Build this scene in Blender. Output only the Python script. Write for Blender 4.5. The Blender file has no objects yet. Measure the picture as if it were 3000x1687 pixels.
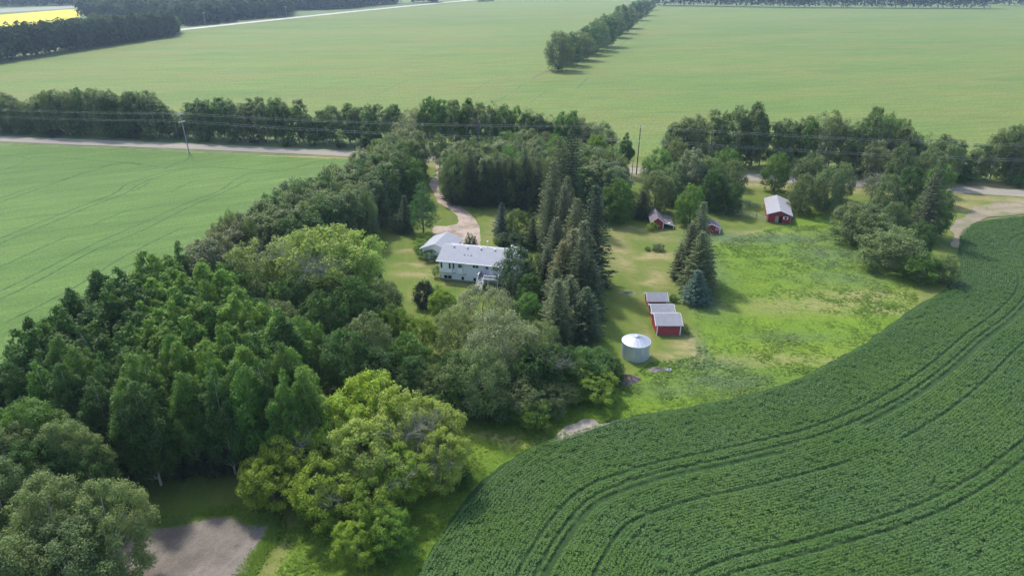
import bpy, math, random
import numpy as np
from mathutils import Vector, Matrix
R = math.radians
rng = np.random.default_rng(7); random.seed(7)
SC = bpy.context.scene
C = SC.collection

# ---------------------------------------------------------------- camera, sky, sun
CAM_H = 60.0; PITCH = R(25.0); FPX = 2000.0
cam = bpy.data.cameras.new('camera'); camo = bpy.data.objects.new('camera', cam); C.objects.link(camo)
camo.location = (0, 0, CAM_H); camo.rotation_euler = (R(90) - PITCH, 0, 0)
cam.sensor_width = 36.0; cam.lens = 36.0 * FPX / 3000.0; cam.clip_end = 12000; cam.clip_start = 0.5
SC.camera = camo
SUN_EL = R(50.0); SUN_DIR = Vector((-0.54, 0.84, 0)).normalized()   # towards the sun, on the ground
w = bpy.data.worlds.new('World'); SC.world = w; w.use_nodes = True
nt = w.node_tree; bg = nt.nodes['Background']
sky = nt.nodes.new('ShaderNodeTexSky'); sky.sky_type = 'NISHITA'; sky.sun_disc = False
sky.sun_elevation = SUN_EL; sky.sun_rotation = math.atan2(SUN_DIR.x, SUN_DIR.y)
sky.air_density = 1.0; sky.dust_density = 2.0
nt.links.new(sky.outputs[0], bg.inputs[0]); bg.inputs[1].default_value = 0.15
sl = bpy.data.lights.new('sun', 'SUN'); sl.energy = 2.1; sl.angle = R(3.5); sl.color = (1.0, 0.95, 0.87)
so = bpy.data.objects.new('sun', sl); C.objects.link(so)
sd = Vector((SUN_DIR.x * math.cos(SUN_EL), SUN_DIR.y * math.cos(SUN_EL), math.sin(SUN_EL)))
so.rotation_euler = sd.to_track_quat('Z', 'Y').to_euler(); so.location = (0, 0, 200)
SC.view_settings.view_transform = 'Standard'; SC.view_settings.look = 'None'
SC.view_settings.exposure = 1.17; SC.view_settings.gamma = 1.0
try:
    SC.cycles.max_bounces = 5; SC.cycles.diffuse_bounces = 3; SC.cycles.transmission_bounces = 3
    SC.cycles.glossy_bounces = 2; SC.cycles.transparent_max_bounces = 6; SC.cycles.volume_bounces = 0
except Exception: pass

# ---------------------------------------------------------------- picture <-> ground plan (used only to survey the place)
K = 3000.0 / 2576.0
def G(px, py, z=0.0):
    u = (px - 1500) / FPX; v = (843.5 - py) / FPX
    dy = math.cos(PITCH) + v * math.sin(PITCH); dz = -math.sin(PITCH) + v * math.cos(PITCH)
    t = (z - CAM_H) / dz
    return (u * t, dy * t)
def V(vx, vy, z=0.0): return G(vx * K, vy * K, z)
def proj(x, y, z):
    z = z - CAM_H; d = y * math.cos(PITCH) - z * math.sin(PITCH); v = y * math.sin(PITCH) + z * math.cos(PITCH)
    return (1500 + FPX * x / d) / K, (843.5 - FPX * v / d) / K

# ---------------------------------------------------------------- tags
def tag(o, label=None, cat=None, group=None, kind=None):
    if label: o['label'] = label
    if cat: o['category'] = cat
    if group: o['group'] = group
    if kind: o['kind'] = kind
    return o
def empty(name, loc, rz=0, scale=None):
    o = bpy.data.objects.new(name, None); C.objects.link(o); o.location = loc; o.rotation_euler = (0, 0, rz)
    o.empty_display_size = 0.5
    if scale: o.scale = scale
    return o

# ---------------------------------------------------------------- materials
def mk(name):
    m = bpy.data.materials.new(name); m.use_nodes = True; t = m.node_tree
    b = t.nodes['Principled BSDF']; b.inputs['Roughness'].default_value = 0.9
    b.inputs['Specular IOR Level'].default_value = 0.2
    return m, t, b
def N(t, k, **kw):
    n = t.nodes.new(k)
    for a, v in kw.items(): setattr(n, a, v)
    return n
def noise(t, scale, detail=4, rough=0.6, vec=None, dist=0.0, stretch=None, rot=0):
    n = N(t, 'ShaderNodeTexNoise'); n.inputs['Scale'].default_value = scale; n.inputs['Detail'].default_value = detail
    n.inputs['Roughness'].default_value = rough; n.inputs['Distortion'].default_value = dist
    tc = N(t, 'ShaderNodeTexCoord')
    src = tc.outputs['Object']
    if stretch:
        mp = N(t, 'ShaderNodeMapping'); mp.vector_type = 'TEXTURE'; mp.inputs['Scale'].default_value = stretch; mp.inputs['Rotation'].default_value = (0, 0, rot)
        t.links.new(src, mp.inputs[0]); src = mp.outputs[0]
    t.links.new(src, n.inputs['Vector'])
    return n.outputs['Fac']
def ramp(t, fac, stops):
    r = N(t, 'ShaderNodeValToRGB'); e = r.color_ramp.elements
    e[0].position, e[0].color = stops[0][0], (*stops[0][1], 1) if len(stops[0][1]) == 3 else stops[0][1]
    e[1].position, e[1].color = stops[-1][0], (*stops[-1][1], 1)
    for p, c in stops[1:-1]:
        x = e.new(p); x.color = (*c, 1)
    t.links.new(fac, r.inputs[0]); return r.outputs[0]
def mixc(t, fac, a, b, mode='MIX'):
    m = N(t, 'ShaderNodeMix', data_type='RGBA', blend_type=mode)
    if isinstance(fac, (int, float)): m.inputs[0].default_value = fac
    else: t.links.new(fac, m.inputs[0])
    for s, x in ((6, a), (7, b)):
        if isinstance(x, tuple): m.inputs[s].default_value = (*x, 1)
        else: t.links.new(x, m.inputs[s])
    return m.outputs[2]
def mth(t, op, a, b=None, clamp=False):
    m = N(t, 'ShaderNodeMath', operation=op); m.use_clamp = clamp
    for s, x in ((0, a), (1, b)):
        if x is None: continue
        if isinstance(x, (int, float)): m.inputs[s].default_value = x
        else: t.links.new(x, m.inputs[s])
    return m.outputs[0]
def bump(t, b, h, strength, dist):
    n = N(t, 'ShaderNodeBump'); n.inputs['Strength'].default_value = strength; n.inputs['Distance'].default_value = dist
    t.links.new(h, n.inputs['Height']); t.links.new(n.outputs[0], b.inputs['Normal'])
def attr(t, name):
    a = N(t, 'ShaderNodeAttribute'); a.attribute_name = name; return a.outputs['Fac']
def g3(f): return (f, f, f)

def mat_plain(name, col, rough=0.6, var=0.12, scale=3.0, bmp=0.0, metal=0.0, stretch=None):
    m, t, b = mk(name)
    n = noise(t, scale, 5, 0.65, stretch=stretch)
    c = ramp(t, n, [(0.3, tuple(x * (1 - var) for x in col)), (0.7, tuple(min(1, x * (1 + var)) for x in col))])
    t.links.new(c, b.inputs['Base Color']); b.inputs['Roughness'].default_value = rough; b.inputs['Metallic'].default_value = metal
    if bmp: bump(t, b, n, 0.6, bmp)
    return m

def mat_field(name, c_lo, c_hi, big=0.012, mid=0.06, stretch=(3, 1, 1), rot=0.0, fine=2.2, bmp=0.25, patch=None):
    m, t, b = mk(name)
    n1 = noise(t, big, 4, 0.6, stretch=stretch, rot=rot, dist=0.6)
    n2 = noise(t, mid, 5, 0.7, stretch=(stretch[0] * 1.6, 1, 1), rot=rot)
    n3 = noise(t, fine, 3, 0.8)
    f = mth(t, 'ADD', mth(t, 'MULTIPLY', n1, 0.5), mth(t, 'MULTIPLY', n2, 0.5))
    c = ramp(t, f, [(0.38, c_lo), (0.62, c_hi)])
    if patch: c = mixc(t, ramp(t, noise(t, 0.02, 5, 0.7, stretch=(2.5, 1, 1), rot=rot), [(0.42, g3(0)), (0.66, g3(0.8))]), c, patch)
    n4 = noise(t, 0.35, 5, 0.75, stretch=(9, 1, 1), rot=rot)
    c = mixc(t, 1.0, c, ramp(t, n4, [(0.3, g3(0.76)), (0.7, g3(1.18))]), 'MULTIPLY')
    c = mixc(t, 1.0, c, ramp(t, n3, [(0.28, g3(0.6)), (0.72, g3(1.32))]), 'MULTIPLY')
    t.links.new(c, b.inputs['Base Color'])
    bump(t, b, mth(t, 'ADD', n3, mth(t, 'MULTIPLY', n2, 0.6)), 1.0, bmp)
    return m

def mat_leaf(name, trans=0.3, rough=0.55, gloss=0.35, seg=0.36):
    m, t, b = mk(name)
    oi = N(t, 'ShaderNodeObjectInfo')
    c = oi.outputs['Color']
    tn = attr(t, 'tint')
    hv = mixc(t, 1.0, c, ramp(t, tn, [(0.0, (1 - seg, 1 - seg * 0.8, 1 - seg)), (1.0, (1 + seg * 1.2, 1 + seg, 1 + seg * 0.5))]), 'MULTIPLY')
    rn = mth(t, 'ADD', mth(t, 'MULTIPLY', oi.outputs['Random'], 0.3), 0.85)
    cc = N(t, 'ShaderNodeCombineColor')
    for i, k in enumerate((1.0, 1.0, 1.0)): t.links.new(rn, cc.inputs[i])
    hv = mixc(t, 1.0, hv, cc.outputs[0], 'MULTIPLY')
    t.links.new(hv, b.inputs['Base Color']); b.inputs['Roughness'].default_value = rough
    b.inputs['Specular IOR Level'].default_value = gloss
    tr = N(t, 'ShaderNodeBsdfTranslucent'); t.links.new(mixc(t, 1.0, hv, (1.25, 1.35, 0.6), 'MULTIPLY'), tr.inputs[0])
    ms = N(t, 'ShaderNodeMixShader'); ms.inputs[0].default_value = trans
    t.links.new(b.outputs[0], ms.inputs[1]); t.links.new(tr.outputs[0], ms.inputs[2])
    t.links.new(ms.outputs[0], t.nodes['Material Output'].inputs[0])
    return m

M = {}
M['leaf'] = mat_leaf('broad_leaf', 0.36, 0.6, 0.22)
M['needle'] = mat_leaf('conifer_needle', 0.12, 0.7, 0.2, 0.3)
M['bark'] = mat_plain('grey_bark', (0.16, 0.14, 0.12), 0.9, 0.3, 4, 0.02)
M['palebark'] = mat_plain('pale_aspen_bark', (0.36, 0.35, 0.28), 0.8, 0.25, 4, 0.01)
M['deadwood'] = mat_plain('bare_dead_wood', (0.27, 0.255, 0.23), 0.9, 0.2, 4, 0.01)
M['white'] = mat_plain('white_siding', (0.84, 0.85, 0.88), 0.6, 0.03, 1.5)
M['trim'] = mat_plain('white_trim', (0.76, 0.76, 0.76), 0.6, 0.05, 3)
M['glass'] = mat_plain('dark_window_glass', (0.018, 0.02, 0.026), 0.12, 0.2, 2)
M['blind'] = mat_plain('brown_window_blind', (0.12, 0.10, 0.08), 0.5, 0.2, 5)
M['door'] = mat_plain('pale_door_paint', (0.62, 0.64, 0.68), 0.5, 0.04, 3)
M['deck'] = mat_plain('grey_deck_boards', (0.36, 0.34, 0.35), 0.8, 0.12, 4, 0, 0, (0.1, 2, 1))
M['found'] = mat_plain('concrete_foundation', (0.35, 0.34, 0.31), 0.9, 0.15, 2, 0.01)
M['redb'] = mat_plain('red_barn_paint', (0.27, 0.034, 0.040), 0.8, 0.35, 1.6, 0.01, 0, (3, 3, 0.25))
M['black'] = mat_plain('dark_interior', (0.012, 0.012, 0.012), 0.9, 0.2, 2)
M['galv'] = mat_plain('galvanised_steel', (0.50, 0.54, 0.60), 0.38, 0.12, 1.2, 0, 0.55, (0.4, 0.4, 3))
M['galvroof'] = mat_plain('galvanised_roof', (0.38, 0.41, 0.46), 0.42, 0.06, 1.2, 0, 0.35)
M['plywood'] = mat_plain('bare_plywood', (0.32, 0.24, 0.19), 0.85, 0.2, 2)
M['oldwood'] = mat_plain('weathered_rail_wood', (0.32, 0.33, 0.33), 0.9, 0.25, 3)
M['polewood'] = mat_plain('brown_pole_wood', (0.13, 0.10, 0.085), 0.9, 0.25, 3)
M['polegrey'] = mat_plain('grey_pole_wood', (0.27, 0.27, 0.27), 0.9, 0.2, 3)
M['armwood'] = mat_plain('pale_crossarm', (0.60, 0.62, 0.58), 0.8, 0.1, 3)
M['wire'] = mat_plain('aluminium_wire', (0.42, 0.46, 0.44), 0.5, 0.05, 1)
M['porc'] = mat_plain('insulator', (0.45, 0.43, 0.4), 0.3, 0.05, 1)

def mat_shingle(name, col, var=0.15, moss=None):
    m, t, b = mk(name)
    n = noise(t, 0.9, 5, 0.7); n2 = noise(t, 9, 3, 0.8, stretch=(2, 1, 1))
    br = N(t, 'ShaderNodeTexBrick'); tc = N(t, 'ShaderNodeTexCoord'); t.links.new(tc.outputs['Object'], br.inputs[0])
    br.inputs['Scale'].default_value = 3.2; br.inputs['Mortar Size'].default_value = 0.012
    br.inputs['Color1'].default_value = (1.05, 1.05, 1.05, 1); br.inputs['Color2'].default_value = (0.9, 0.9, 0.9, 1); br.inputs['Mortar'].default_value = (0.8, 0.8, 0.8, 1)
    c = ramp(t, mth(t, 'ADD', mth(t, 'MULTIPLY', n, 0.6), mth(t, 'MULTIPLY', n2, 0.4)), [(0.35, tuple(x * (1 - var) for x in col)), (0.65, tuple(x * (1 + var) for x in col))])
    c = mixc(t, 1.0, c, br.outputs[0], 'MULTIPLY')
    if moss: c = mixc(t, ramp(t, noise(t, 1.6, 6, 0.8), [(0.5, g3(0)), (0.6, g3(0.85))]), c, moss)
    t.links.new(c, b.inputs['Base Color']); b.inputs['Roughness'].default_value = 0.85
    bump(t, b, n2, 0.5, 0.02)
    return m
M['shingle'] = mat_shingle('light_grey_shingles', (0.30, 0.31, 0.34), 0.07)
M['shingle2'] = mat_shingle('grey_shed_shingles', (0.25, 0.257, 0.275), 0.14)
M['shingle3'] = mat_shingle('whitish_weathered_barn_roof', (0.27, 0.27, 0.295), 0.12)
M['mossy'] = mat_shingle('mossy_old_shingles', (0.15, 0.14, 0.15), 0.3, (0.07, 0.045, 0.04))

# ---------------------------------------------------------------- mesh building
def np_mesh(name, verts, faces, mat=None, attrs=None, smooth=False):
    """faces: (n,k) int array"""
    me = bpy.data.meshes.new(name); n, k = faces.shape
    me.vertices.add(len(verts)); me.vertices.foreach_set('co', np.ascontiguousarray(verts, dtype=np.float32).ravel())
    me.loops.add(n * k); me.loops.foreach_set('vertex_index', np.ascontiguousarray(faces, dtype=np.int32).ravel())
    me.polygons.add(n); me.polygons.foreach_set('loop_start', np.arange(0, n * k, k, dtype=np.int32))
    try: me.polygons.foreach_set('loop_total', np.full(n, k, dtype=np.int32))
    except Exception: pass
    for a, v in (attrs or {}).items():
        at = me.attributes.new(a, 'FLOAT', 'POINT'); at.data.foreach_set('value', np.ascontiguousarray(v, dtype=np.float32))
    if smooth: me.polygons.foreach_set('use_smooth', np.ones(n, dtype=bool))
    if mat: me.materials.append(mat)
    me.update(calc_edges=True)
    return me
def link(name, me, parent=None, loc=None):
    o = bpy.data.objects.new(name, me); C.objects.link(o)
    if parent: o.parent = parent
    if loc: o.location = loc
    return o

SPLIT = {'support_post', 'corner_board', 'shutter', 'leg', 'insulator', 'bargeboard', 'post', 'gutter'}
class MB:
    def __init__(s): s.v = []; s.f = []; s.ch = []
    def add(s, vs, fs):
        s.ch.append((vs, fs)); k = len(s.v); s.v += [tuple(v) for v in vs]; s.f += [tuple(i + k for i in f) for f in fs]; return s
    def box(s, x0, x1, y0, y1, z0, z1):
        return s.add([(x0, y0, z0), (x1, y0, z0), (x1, y1, z0), (x0, y1, z0), (x0, y0, z1), (x1, y0, z1), (x1, y1, z1), (x0, y1, z1)],
                     [(0, 3, 2, 1), (4, 5, 6, 7), (0, 1, 5, 4), (1, 2, 6, 5), (2, 3, 7, 6), (3, 0, 4, 7)])
    def prism(s, pts, d):   # pts: closed 3d outline, d: extrusion vector
        n = len(pts); a = [tuple(p) for p in pts]; b = [(p[0] + d[0], p[1] + d[1], p[2] + d[2]) for p in pts]
        return s.add(a + b, [tuple(range(n))[::-1], tuple(range(n, 2 * n))] + [(i, (i + 1) % n, n + (i + 1) % n, n + i) for i in range(n)])
    def tube(s, pts, rads, n=6, cap=True):
        pts = [Vector(p) for p in pts]; rings = []
        for i, p in enumerate(pts):
            d = (pts[min(i + 1, len(pts) - 1)] - pts[max(i - 1, 0)]).normalized()
            a = d.cross(Vector((0.13, 0.21, 0.97)) if abs(d.z) < 0.9 else Vector((1, 0.1, 0))).normalized(); b = d.cross(a)
            rings.append([p + (a * math.cos(2 * math.pi * j / n) + b * math.sin(2 * math.pi * j / n)) * rads[i] for j in range(n)])
        vs = [v for r in rings for v in r]; fs = []
        for i in range(len(pts) - 1):
            for j in range(n): fs.append((i * n + j, i * n + (j + 1) % n, (i + 1) * n + (j + 1) % n, (i + 1) * n + j))
        if cap: fs += [tuple(range(n))[::-1], tuple((len(pts) - 1) * n + j for j in range(n))]
        return s.add(vs, fs)
    def lathe(s, prof, n=48, c=(0, 0)):
        vs = []; fs = []
        for r, z in prof: vs += [(c[0] + r * math.cos(2 * math.pi * j / n), c[1] + r * math.sin(2 * math.pi * j / n), z) for j in range(n)]
        for i in range(len(prof) - 1):
            for j in range(n): fs.append((i * n + j, i * n + (j + 1) % n, (i + 1) * n + (j + 1) % n, (i + 1) * n + j))
        return s.add(vs, fs)
    def mesh(s, name, mat, smooth=False):
        me = bpy.data.meshes.new(name); me.from_pydata(s.v, [], s.f); me.materials.append(mat)
        if smooth:
            for p in me.polygons: p.use_smooth = True
        me.update(); return me
    def build(s, name, mat, parent=None, smooth=False):
        if name in SPLIT and len(s.ch) > 1:
            for vs, fs in s.ch: o = link(name, MB().add(vs, fs).mesh(name, mat, smooth), parent)
            return o
        return link(name, s.mesh(name, mat, smooth), parent)

def catmull(pts, step=3.0):
    P = [np.array(p, float) for p in pts]; P = [2 * P[0] - P[1]] + P + [2 * P[-1] - P[-2]]; out = []
    for i in range(1, len(P) - 2):
        n = max(2, int(np.linalg.norm(P[i + 1] - P[i]) / step))
        for j in range(n):
            t = j / n
            out.append(0.5 * ((2 * P[i]) + (-P[i - 1] + P[i + 1]) * t + (2 * P[i - 1] - 5 * P[i] + 4 * P[i + 1] - P[i + 2]) * t * t + (-P[i - 1] + 3 * P[i] - 3 * P[i + 1] + P[i + 2]) * t ** 3))
    out.append(P[-2]); return np.array(out)
def rough_poly(pts, amp=0.5, step=1.2, seed=1):
    r = random.Random(seed); out = []; o = 0.0; n = len(pts)
    for i in range(n):
        a = Vector(pts[i]); b = Vector(pts[(i + 1) % n]); L = (b - a).length
        if L < 1e-4: continue
        nn = Vector((-(b - a).y, (b - a).x)) / L; k = max(1, int(L / step)) if L < 400 else 4
        for j in range(k):
            o = 0.75 * o + r.uniform(-1, 1) * amp * 0.6
            p = a + (b - a) * (j / k) + nn * o; out.append((p.x, p.y))
    return out
def sheet(name, pts, z, mat, amp=0.5, step=1.2, seed=1, kind='structure'):
    pp = rough_poly(pts, amp, step, seed) if amp else pts
    me = bpy.data.meshes.new(name); me.from_pydata([(p[0], p[1], z) for p in pp], [], [tuple(range(len(pp)))]); me.materials.append(mat); me.update()
    if me.polygons[0].normal.z < 0: me.flip_normals()
    o = link(name, me); o['kind'] = kind; return o
def ribbon_mb(mb, line, width, z, jit=0.0, seed=0, smooth=True):
    r = random.Random(seed); L = catmull(line, max(1.0, width)) if smooth else np.array(line)
    vs = []; fs = []
    for i, p in enumerate(L):
        d = L[min(i + 1, len(L) - 1)] - L[max(i - 1, 0)]; d = d / (np.linalg.norm(d) + 1e-9); nn = np.array([-d[1], d[0]])
        w1 = width / 2 + r.uniform(-jit, jit); w2 = width / 2 + r.uniform(-jit, jit)
        vs += [(p[0] + nn[0] * w1, p[1] + nn[1] * w1, z), (p[0] - nn[0] * w2, p[1] - nn[1] * w2, z)]
    for i in range(len(L) - 1): fs.append((2 * i, 2 * i + 1, 2 * i + 3, 2 * i + 2))
    return mb.add(vs, fs)

def seg_dist(P, line, closed=False):
    """P (n,2); line (m,2): unsigned distance, signed side, closest point"""
    L = np.array(line); 
    if closed: L = np.vstack([L, L[:1]])
    best = np.full(len(P), 1e9); side = np.zeros(len(P)); cp = np.zeros((len(P), 2))
    for a, b in zip(L[:-1], L[1:]):
        d = b - a; l2 = d @ d
        if l2 < 1e-9: continue
        t = np.clip(((P - a) @ d) / l2, 0, 1); q = a + t[:, None] * d; e = P - q; dd = np.hypot(e[:, 0], e[:, 1])
        s = np.sign(d[0] * (P[:, 1] - a[1]) - d[1] * (P[:, 0] - a[0])); m = dd < best
        best[m] = dd[m]; side[m] = s[m]; cp[m] = q[m]
    return best, side, cp
def inside(P, poly):
    x, y = P[:, 0], P[:, 1]; r = np.zeros(len(P), bool); n = len(poly); j = n - 1
    for i in range(n):
        xi, yi = poly[i]; xj, yj = poly[j]
        if yi != yj:
            c = ((yi > y) != (yj > y)) & (x < (xj - xi) * (y - yi) / (yj - yi) + xi); r ^= c
        j = i
    return r
def soft(P, poly, wdt):
    d, _, _ = seg_dist(P, poly, True); s = np.where(inside(P, poly), d, -d)
    return np.clip(0.5 + s / wdt, 0, 1)
def vnoise(P, scale, seed=0):
    """smooth value noise 0..1"""
    r = np.random.default_rng(seed); T = r.random((64, 64)); q = P / scale; i = np.floor(q).astype(int); f = q - i; f = f * f * (3 - 2 * f)
    a = T[i[:, 0] % 64, i[:, 1] % 64]; b = T[(i[:, 0] + 1) % 64, i[:, 1] % 64]; c = T[i[:, 0] % 64, (i[:, 1] + 1) % 64]; d = T[(i[:, 0] + 1) % 64, (i[:, 1] + 1) % 64]
    return (a * (1 - f[:, 0]) + b * f[:, 0]) * (1 - f[:, 1]) + (c * (1 - f[:, 0]) + d * f[:, 0]) * f[:, 1]
def PV(lst, z=0.0): return [V(a, b, z) for a, b in lst]

# ================================================================ SETTING
# base ground
m, t, b = mk('rough_grass'); n = noise(t, 0.15, 6, 0.7); n2 = noise(t, 2.0, 3, 0.8)
c = ramp(t, n, [(0.35, (0.06, 0.11, 0.03)), (0.6, (0.12, 0.16, 0.05))]); c = mixc(t, 1.0, c, ramp(t, n2, [(0.3, g3(0.75)), (0.7, g3(1.2))]), 'MULTIPLY')
t.links.new(c, b.inputs['Base Color']); bump(t, b, n2, 0.6, 0.15); M['rough'] = m
me = bpy.data.meshes.new('ground'); gx = [-3000, -600, -150, 0, 170, 600, 3000]; gy = [-1500, 0, 60, 200, 400, 1000, 3200]
me.from_pydata([(x, y, 0) for y in gy for x in gx], [], [(j * 7 + i, j * 7 + i + 1, (j + 1) * 7 + i + 1, (j + 1) * 7 + i) for j in range(6) for i in range(6)])
me.materials.append(m); tag(link('ground', me), kind='structure')

# soybean boundary line (also the shape the seed rows follow)
SOY = catmull(PV([(960, 1600), (1050, 1449), (1110, 1345), (1165, 1262), (1240, 1185), (1335, 1130), (1430, 1100), (1530, 1062), (1700, 1030), (1850, 1000), (1990, 958), (2130, 890), (2230, 825), (2300, 775), (2375, 730), (2412, 690), (2412, 640), (2404, 598), (2440, 566), (2510, 551), (2576, 545), (2700, 532), (2900, 512)]), 1.0)
def C6(x, y): return G(1700 + x / 2.634, 550 + y / 2.634)
def C7(x, y): return G(2300 + x / 2.899, 400 + y / 2.899)
def C4(x, y): return G(1000 + x / 3.623, 500 + y / 3.623)
# yard grass with mown, tall, dry and weedy areas
x0, x1, y0, y1, cs = -140, 165, 40, 240, 0.7
nx, ny = int((x1 - x0) / cs) + 1, int((y1 - y0) / cs) + 1
X, Y = np.meshgrid(np.linspace(x0, x1, nx), np.linspace(y0, y1, ny)); P = np.stack([X.ravel(), Y.ravel()], 1)
wob = np.stack([vnoise(P, 3, 1) - .5, vnoise(P, 3, 2) - .5], 1) * 2.2; PW = P + wob
MEADOW = [C6(x, y) for x, y in [(1000, 480), (1120, 400), (1260, 370), (1480, 310), (1640, 290), (1700, 180), (1900, 200), (2300, 400), (2600, 500), (2600, 900), (2100, 1400), (1300, 1700), (700, 1700), (420, 1600), (330, 1480), (560, 1340), (760, 1330), (900, 1290), (905, 1100), (870, 930), (780, 870), (1000, 860), (1030, 600)]]
MEADOW = MEADOW
lush = soft(PW, MEADOW, 2.0)
VERGE = PV([(1010, 1600), (700, 1600), (690, 1440), (730, 1330), (1080, 1250), (1150, 1100), (1250, 1050), (1500, 1010), (1560, 960), (1750, 960), (1900, 960), (1900, 1060), (1300, 1200), (1100, 1500)])
lush = np.maximum(lush, 0.85 * soft(PW, VERGE, 3.0))
dry = np.zeros(len(P))
for (vx, vy, rx, ry, a) in [(1030, 634, 3, .9, .8), (1055, 665, 4.5, 1.0, .9), (1040, 690, 4.5, 1.2, 1), (1070, 680, 3, .8, .7), (1050, 745, 2, 1.2, .7), (1180, 715, 5, 1.3, .5), (1555, 600, 3, 6, .6), (1545, 628, 3.5, 3, .9),
        (1560, 660, 3, 6, .7), (1645, 644, 4.6, 2.2, 1.2), (1650, 600, 5, 2.5, .5), (1600, 580, 10, 2.5, .7), (1660, 700, 3, 5, .75), (1640, 712, 2.4, 1.2, 1), (1640, 745, 2.4, 2, .6), (1570, 735, 1.5, 1, .5),
        (1730, 870, 2.2, 4.5, .9), (1690, 890, 3, 1.2, .8), (1620, 845, 1.2, 6, .5), (1260, 560, 3, 9, .45), (1230, 590, 2, 4, .4), (1900, 585, 9, 1.6, .5), (2050, 770, 14, 3.5, .6), (2180, 745, 12, 3, .7), (2240, 780, 8, 2.2, .6), (1950, 905, 16, 2.0, .5),
        (2430, 520, 7, 6, .8), (1290, 1100, 5, 1.5, .9), (1380, 1115, 5, 1.5, .7), (700, 1400, 1.0, 5, .35), (670, 1440, 1.0, 4, .35), (650, 705, 4, 1, .3), (1700, 560, 6, 2, .3), (1490, 700, 2, 8, .3)]:
    cx, cy = V(vx, vy); q = ((PW[:, 0] - cx) / rx) ** 2 + ((PW[:, 1] - cy) / ry) ** 2
    dry = np.maximum(dry, a * np.exp(-q * 0.9))
weed = np.zeros(len(P))
for (vx, vy, rx, ry, a) in [(1780, 660, 3, 12, .7), (1830, 600, 9, 4, 1), (1960, 600, 14, 3.5, .9), (2100, 640, 11, 6, .7), (2130, 700, 10, 4, .6), (1770, 760, 3, 6, .9), (1755, 880, 2.2, 5, .9), (1800, 920, 6, 2, .8), (1820, 960, 8, 3, .8), (1790, 770, 3, 3, .8), (2150, 600, 8, 6, .7), (2000, 850, 8, 2, .5), (1700, 980, 6, 2, .6)]:
    cx, cy = V(vx, vy); q = ((PW[:, 0] - cx) / rx) ** 2 + ((PW[:, 1] - cy) / ry) ** 2
    weed = np.maximum(weed, a * np.exp(-q * 0.8))
ROADL = [(-300, 281), (-200, 266), (-61, 243), (40, 219.5), (77, 211.5), (151.4, 194.7), (260, 170)]
dr, _, _ = seg_dist(P, ROADL); dry = np.maximum(dry, 0.75 * np.exp(-((dr - 8) / 3.5) ** 2) * (0.4 + vnoise(P, 9, 4)))
m, t, b = mk('yard_turf'); la, da, wa = attr(t, 'lush'), attr(t, 'dry'), attr(t, 'weed')
nA = noise(t, 0.12, 6, 0.7); nB = noise(t, 1.1, 5, 0.8); nC = noise(t, 5.0, 3, 0.8)
lawn = ramp(t, nA, [(0.35, (0.068, 0.122, 0.014)), (0.65, (0.118, 0.158, 0.022))])
lawn = mixc(t, mth(t, 'MULTIPLY', ramp(t, noise(t, 0.45, 4, 0.7, stretch=(1, 7, 1), rot=R(8)), [(0.45, g3(0)), (0.62, g3(1))]), 0.4), lawn, (0.165, 0.160, 0.04))
tall = ramp(t, mth(t, 'ADD', mth(t, 'MULTIPLY', nA, 0.5), mth(t, 'MULTIPLY', nB, 0.5)), [(0.35, (0.082, 0.158, 0.012)), (0.6, (0.140, 0.218, 0.015))])
c = mixc(t, la, lawn, tall); c = mixc(t, wa, c, ramp(t, nB, [(0.35, (0.06, 0.105, 0.035)), (0.65, (0.11, 0.16, 0.065))]))
nS = noise(t, 0.9, 5, 0.8, stretch=(3.5, 1, 1), rot=R(-14)); dd = mth(t, 'MULTIPLY', da, ramp(t, nS, [(0.36, g3(0.1)), (0.56, g3(1.25))]), True); c = mixc(t, dd, c, (0.27, 0.225, 0.105))
c = mixc(t, 1.0, c, ramp(t, nC, [(0.3, g3(0.68)), (0.7, g3(1.25))]), 'MULTIPLY')
t.links.new(c, b.inputs['Base Color'])
bump(t, b, mth(t, 'ADD', mth(t, 'MULTIPLY', nB, mth(t, 'ADD', la, 0.15)), mth(t, 'MULTIPLY', nC, 0.2)), 0.7, 0.35); M['yard'] = m
idx = np.arange(nx * ny).reshape(ny, nx); F4 = np.stack([idx[:-1, :-1].ravel(), idx[:-1, 1:].ravel(), idx[1:, 1:].ravel(), idx[1:, :-1].ravel()], 1)
Z = 0.02 + lush * 0.12 * vnoise(P, 1.6, 9)
me = np_mesh('yard_grass', np.column_stack([P, Z]), F4, m, {'lush': lush, 'dry': np.clip(dry, 0, 1), 'weed': weed}, True)
tag(link('yard_grass', me), kind='structure')

# fields
M['wheat'] = mat_field('young_grain', (0.070, 0.140, 0.024), (0.108, 0.186, 0.037), 0.02, 0.1, (3, 1, 1), R(28), 1.8, 0.3)
M['barley'] = mat_field('paler_grain', (0.082, 0.148, 0.024), (0.130, 0.186, 0.034), 0.006, 0.03, (5, 1, 1), R(12), 0.8, 0.35, (0.158, 0.170, 0.040))
M['canola'] = mat_plain('canola_bloom', (0.50, 0.44, 0.02), 0.9, 0.12, 0.03)
M['stubble'] = mat_plain('pale_far_field', (0.22, 0.23, 0.18), 0.9, 0.12, 0.01)
M['gravel'] = mat_plain('road_gravel', (0.31, 0.28, 0.26), 0.95, 0.12, 1.2, 0.03)
M['dgravel'] = mat_plain('tan_driveway_gravel', (0.40, 0.335, 0.27), 0.95, 0.14, 1.4, 0.03)
M['farroad'] = mat_plain('pale_far_gravel', (0.42, 0.40, 0.35), 0.95, 0.08, 0.1)
WHEAT = PV([(-1200, 330), (0, 366), (240, 374), (480, 386), (905, 403), (900, 425)]) + PV([(900, 430), (640, 540), (455, 640), (170, 770), (-60, 860), (-500, 1000)], 12) + [(-420, 60), (-600, 200)]
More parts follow.
